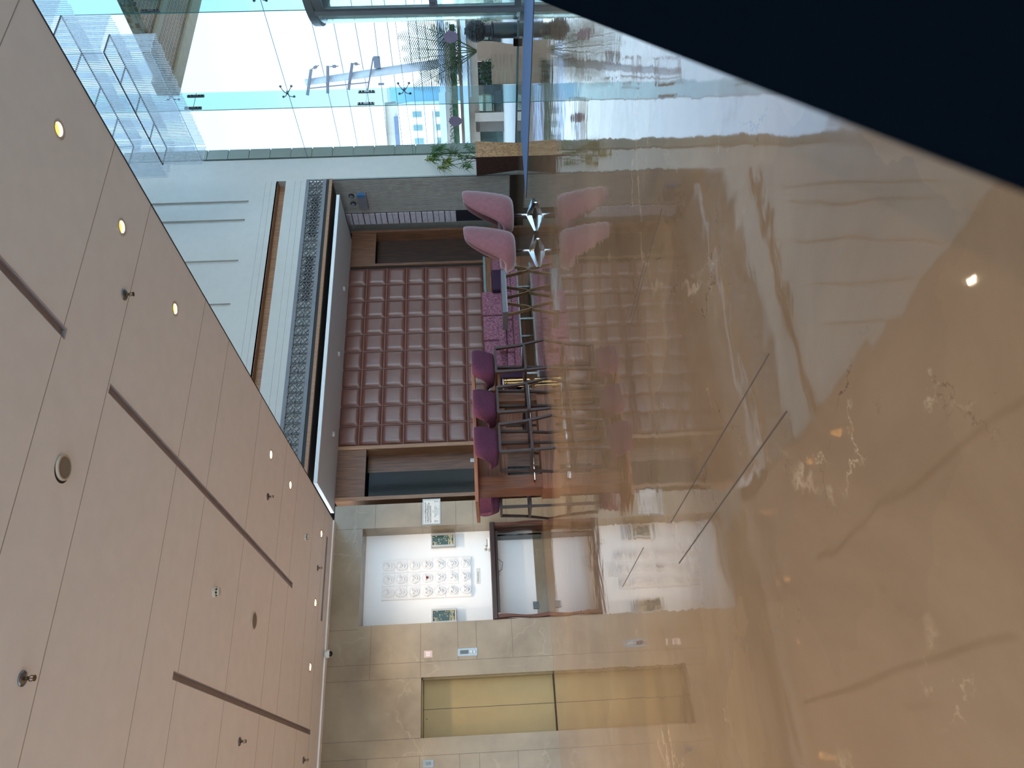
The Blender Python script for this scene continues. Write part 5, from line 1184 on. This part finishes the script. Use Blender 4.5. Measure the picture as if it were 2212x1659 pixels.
# signboard building near the entrance
sbb = thing('sign_building', 'white building end with dark letters beside the entrance', 'building', tuple(Vector(PD(1000, 62, 45).xy).to_3d()))
w_ = MB(); ob(w_, 953, 1062, 47, 100, 46, 4); link('wall', w_, M_ww, sbb)
c_ = PD(967, 61, 45.98); Rm = Matrix(((sd.x, 0, -nd.x, 0), (sd.y, 0, -nd.y, 0), (0, 1, 0, 0), (0, 0, 0, 1)))
lettering('OR', 0.26, PD(969, 62, 45.97), sbb, mat('letter_dark', (50, 52, 60), 0.5), rot=Rm)
w_ = MB(); ob(w_, 960, 966, 91, 97, 45.8, 0.1); link('red_sign', w_, mat('sign_red', (190, 40, 60), 0.5), sbb)
fb = thing('far_houses', 'pinkish beige houses seen through the entrance glass', 'building', tuple(Vector(PD(1000, 10, 50).xy).to_3d()))
w_ = MB(); ob(w_, 978, 1062, -120, 46, 52, 6); ob(w_, 988, 1062, 96, 180, 52, 6); link('wall', w_, mat('pink_render', (170, 140, 122), 0.7, var=0.12, vscale=1), fb)
w_ = MB(); ob(w_, 986, 1010, -20, 0, 51.8, 0.2); ob(w_, 984, 1000, 140, 160, 51.8, 0.2); link('windows', w_, mat('deep_blue_grey', (60, 72, 90), 0.5), fb)
tr = thing('far_tree', 'green tree seen low through the entrance door', 'tree', tuple(Vector(PD(1000, 8, 40).xy).to_3d()))
m = MB(); rr = random.Random(9); c_ = PD(1052, 6, 26); 
for k in range(700):
    p = c_ + sd * rr.gauss(0, 0.35) + nd * rr.gauss(0, 0.3) + Vector((0, 0, rr.gauss(0, 0.22))); leaf_strip(m, p, (rr.uniform(-1, 1), rr.uniform(-1, 1), rr.uniform(-.5, 1)), 0.14, 0.09, 0.2, 0, 1)
link('foliage', m, mat('hedge_green', (46, 84, 50), 0.7), tr); link('trunk', MB().tube([Vector((c_.x, c_.y, -0.06)), c_], 0.06, 8), mat('stem_brown', (84, 70, 48), 0.7), tr)
# utility pole and wires
dp = 34
up = thing('utility_pole', 'leaning grey utility pole with cross arms beyond the glass', 'utility pole', (PD(1010, 122, dp).x, PD(1010, 122, dp).y, -0.06))
M_pole = mat('pole_concrete', (124, 126, 128), 0.7); M_arm = mat('pole_arm_steel', (66, 60, 66), 0.5)
b_ = PD(1010, 122, dp); b_.z = -0.06
link('pole', MB().tube([b_, PD(660, 178, dp)], [0.21, 0.125], 12), M_pole, up, smooth=True)
for (x, ya_, yb_, dx, th_) in ((668, 150, 206, 4, 0.11), (708, 142, 202, 0, 0.11), (757, 136, 194, 4, 0.11), (800, 124, 196, 6, 0.05)):
    link('cross_arm', MB().bar(PD(x + dx, ya_, dp - 0.25), PD(x - dx, yb_, dp - 0.25), 0.08, th_), M_arm, up)
link('stay_bar', MB().bar(PD(669, 191, dp - 0.3), PD(796, 178, dp - 0.3), 0.03, 0.04), M_arm, up)
for (x1, y1, x2, y2) in ((672, 150, 689, 141), (712, 144, 731, 143), (760, 137, 777, 139)):
    q1, q2 = PD(x1, y1, dp - 0.2), PD(x2, y2, dp - 0.2); link('insulator', MB().tube([q1, q1.lerp(q2, .3), q1.lerp(q2, .35), q1.lerp(q2, .7), q1.lerp(q2, .75), q2], [0.02, 0.02, 0.06, 0.06, 0.02, 0.02], 8), M_arm, up)
w_ = MB(); ob(w_, 807, 820, 121, 147, dp - 0.3, 0.25); link('service_box', w_, mat('box_dark', (66, 68, 76), 0.5), up)
w_ = MB(); ob(w_, 817, 829, 179, 184, dp - 0.3, 0.15); link('small_box', w_, mat('box_dark', (66, 68, 76), 0.5), up)
for k, (xa, xb) in enumerate(((652, 739), (702, 776), (750, 816), (797, 840), (824, 872), (872, 906), (890, 925), (905, 950))):
    pts = []
    for j in range(9):
        u = j / 8; pts.append(PD(xa + (xb - xa) * u + 0.0 + 5 * u * (1 - u), -40 + 375 * u, dp - 0.2 + 10 * (u - 0.45)))
    tag(link('power_line', MB().tube(pts, 0.015, 5), mat('wire_grey', (60, 62, 70), 0.6)), ['topmost power line crossing the sky behind the pole', 'second power line from the top across the sky', 'third power line from the top across the sky', 'fourth power line from the top, just above the dark service box', 'fifth power line from the top, below the dark service box', 'sixth power line from the top, crossing the palm tips', 'seventh power line, crossing the palm fronds', 'lowest power line, just over the pale beam'][k], 'power line', 'power lines')
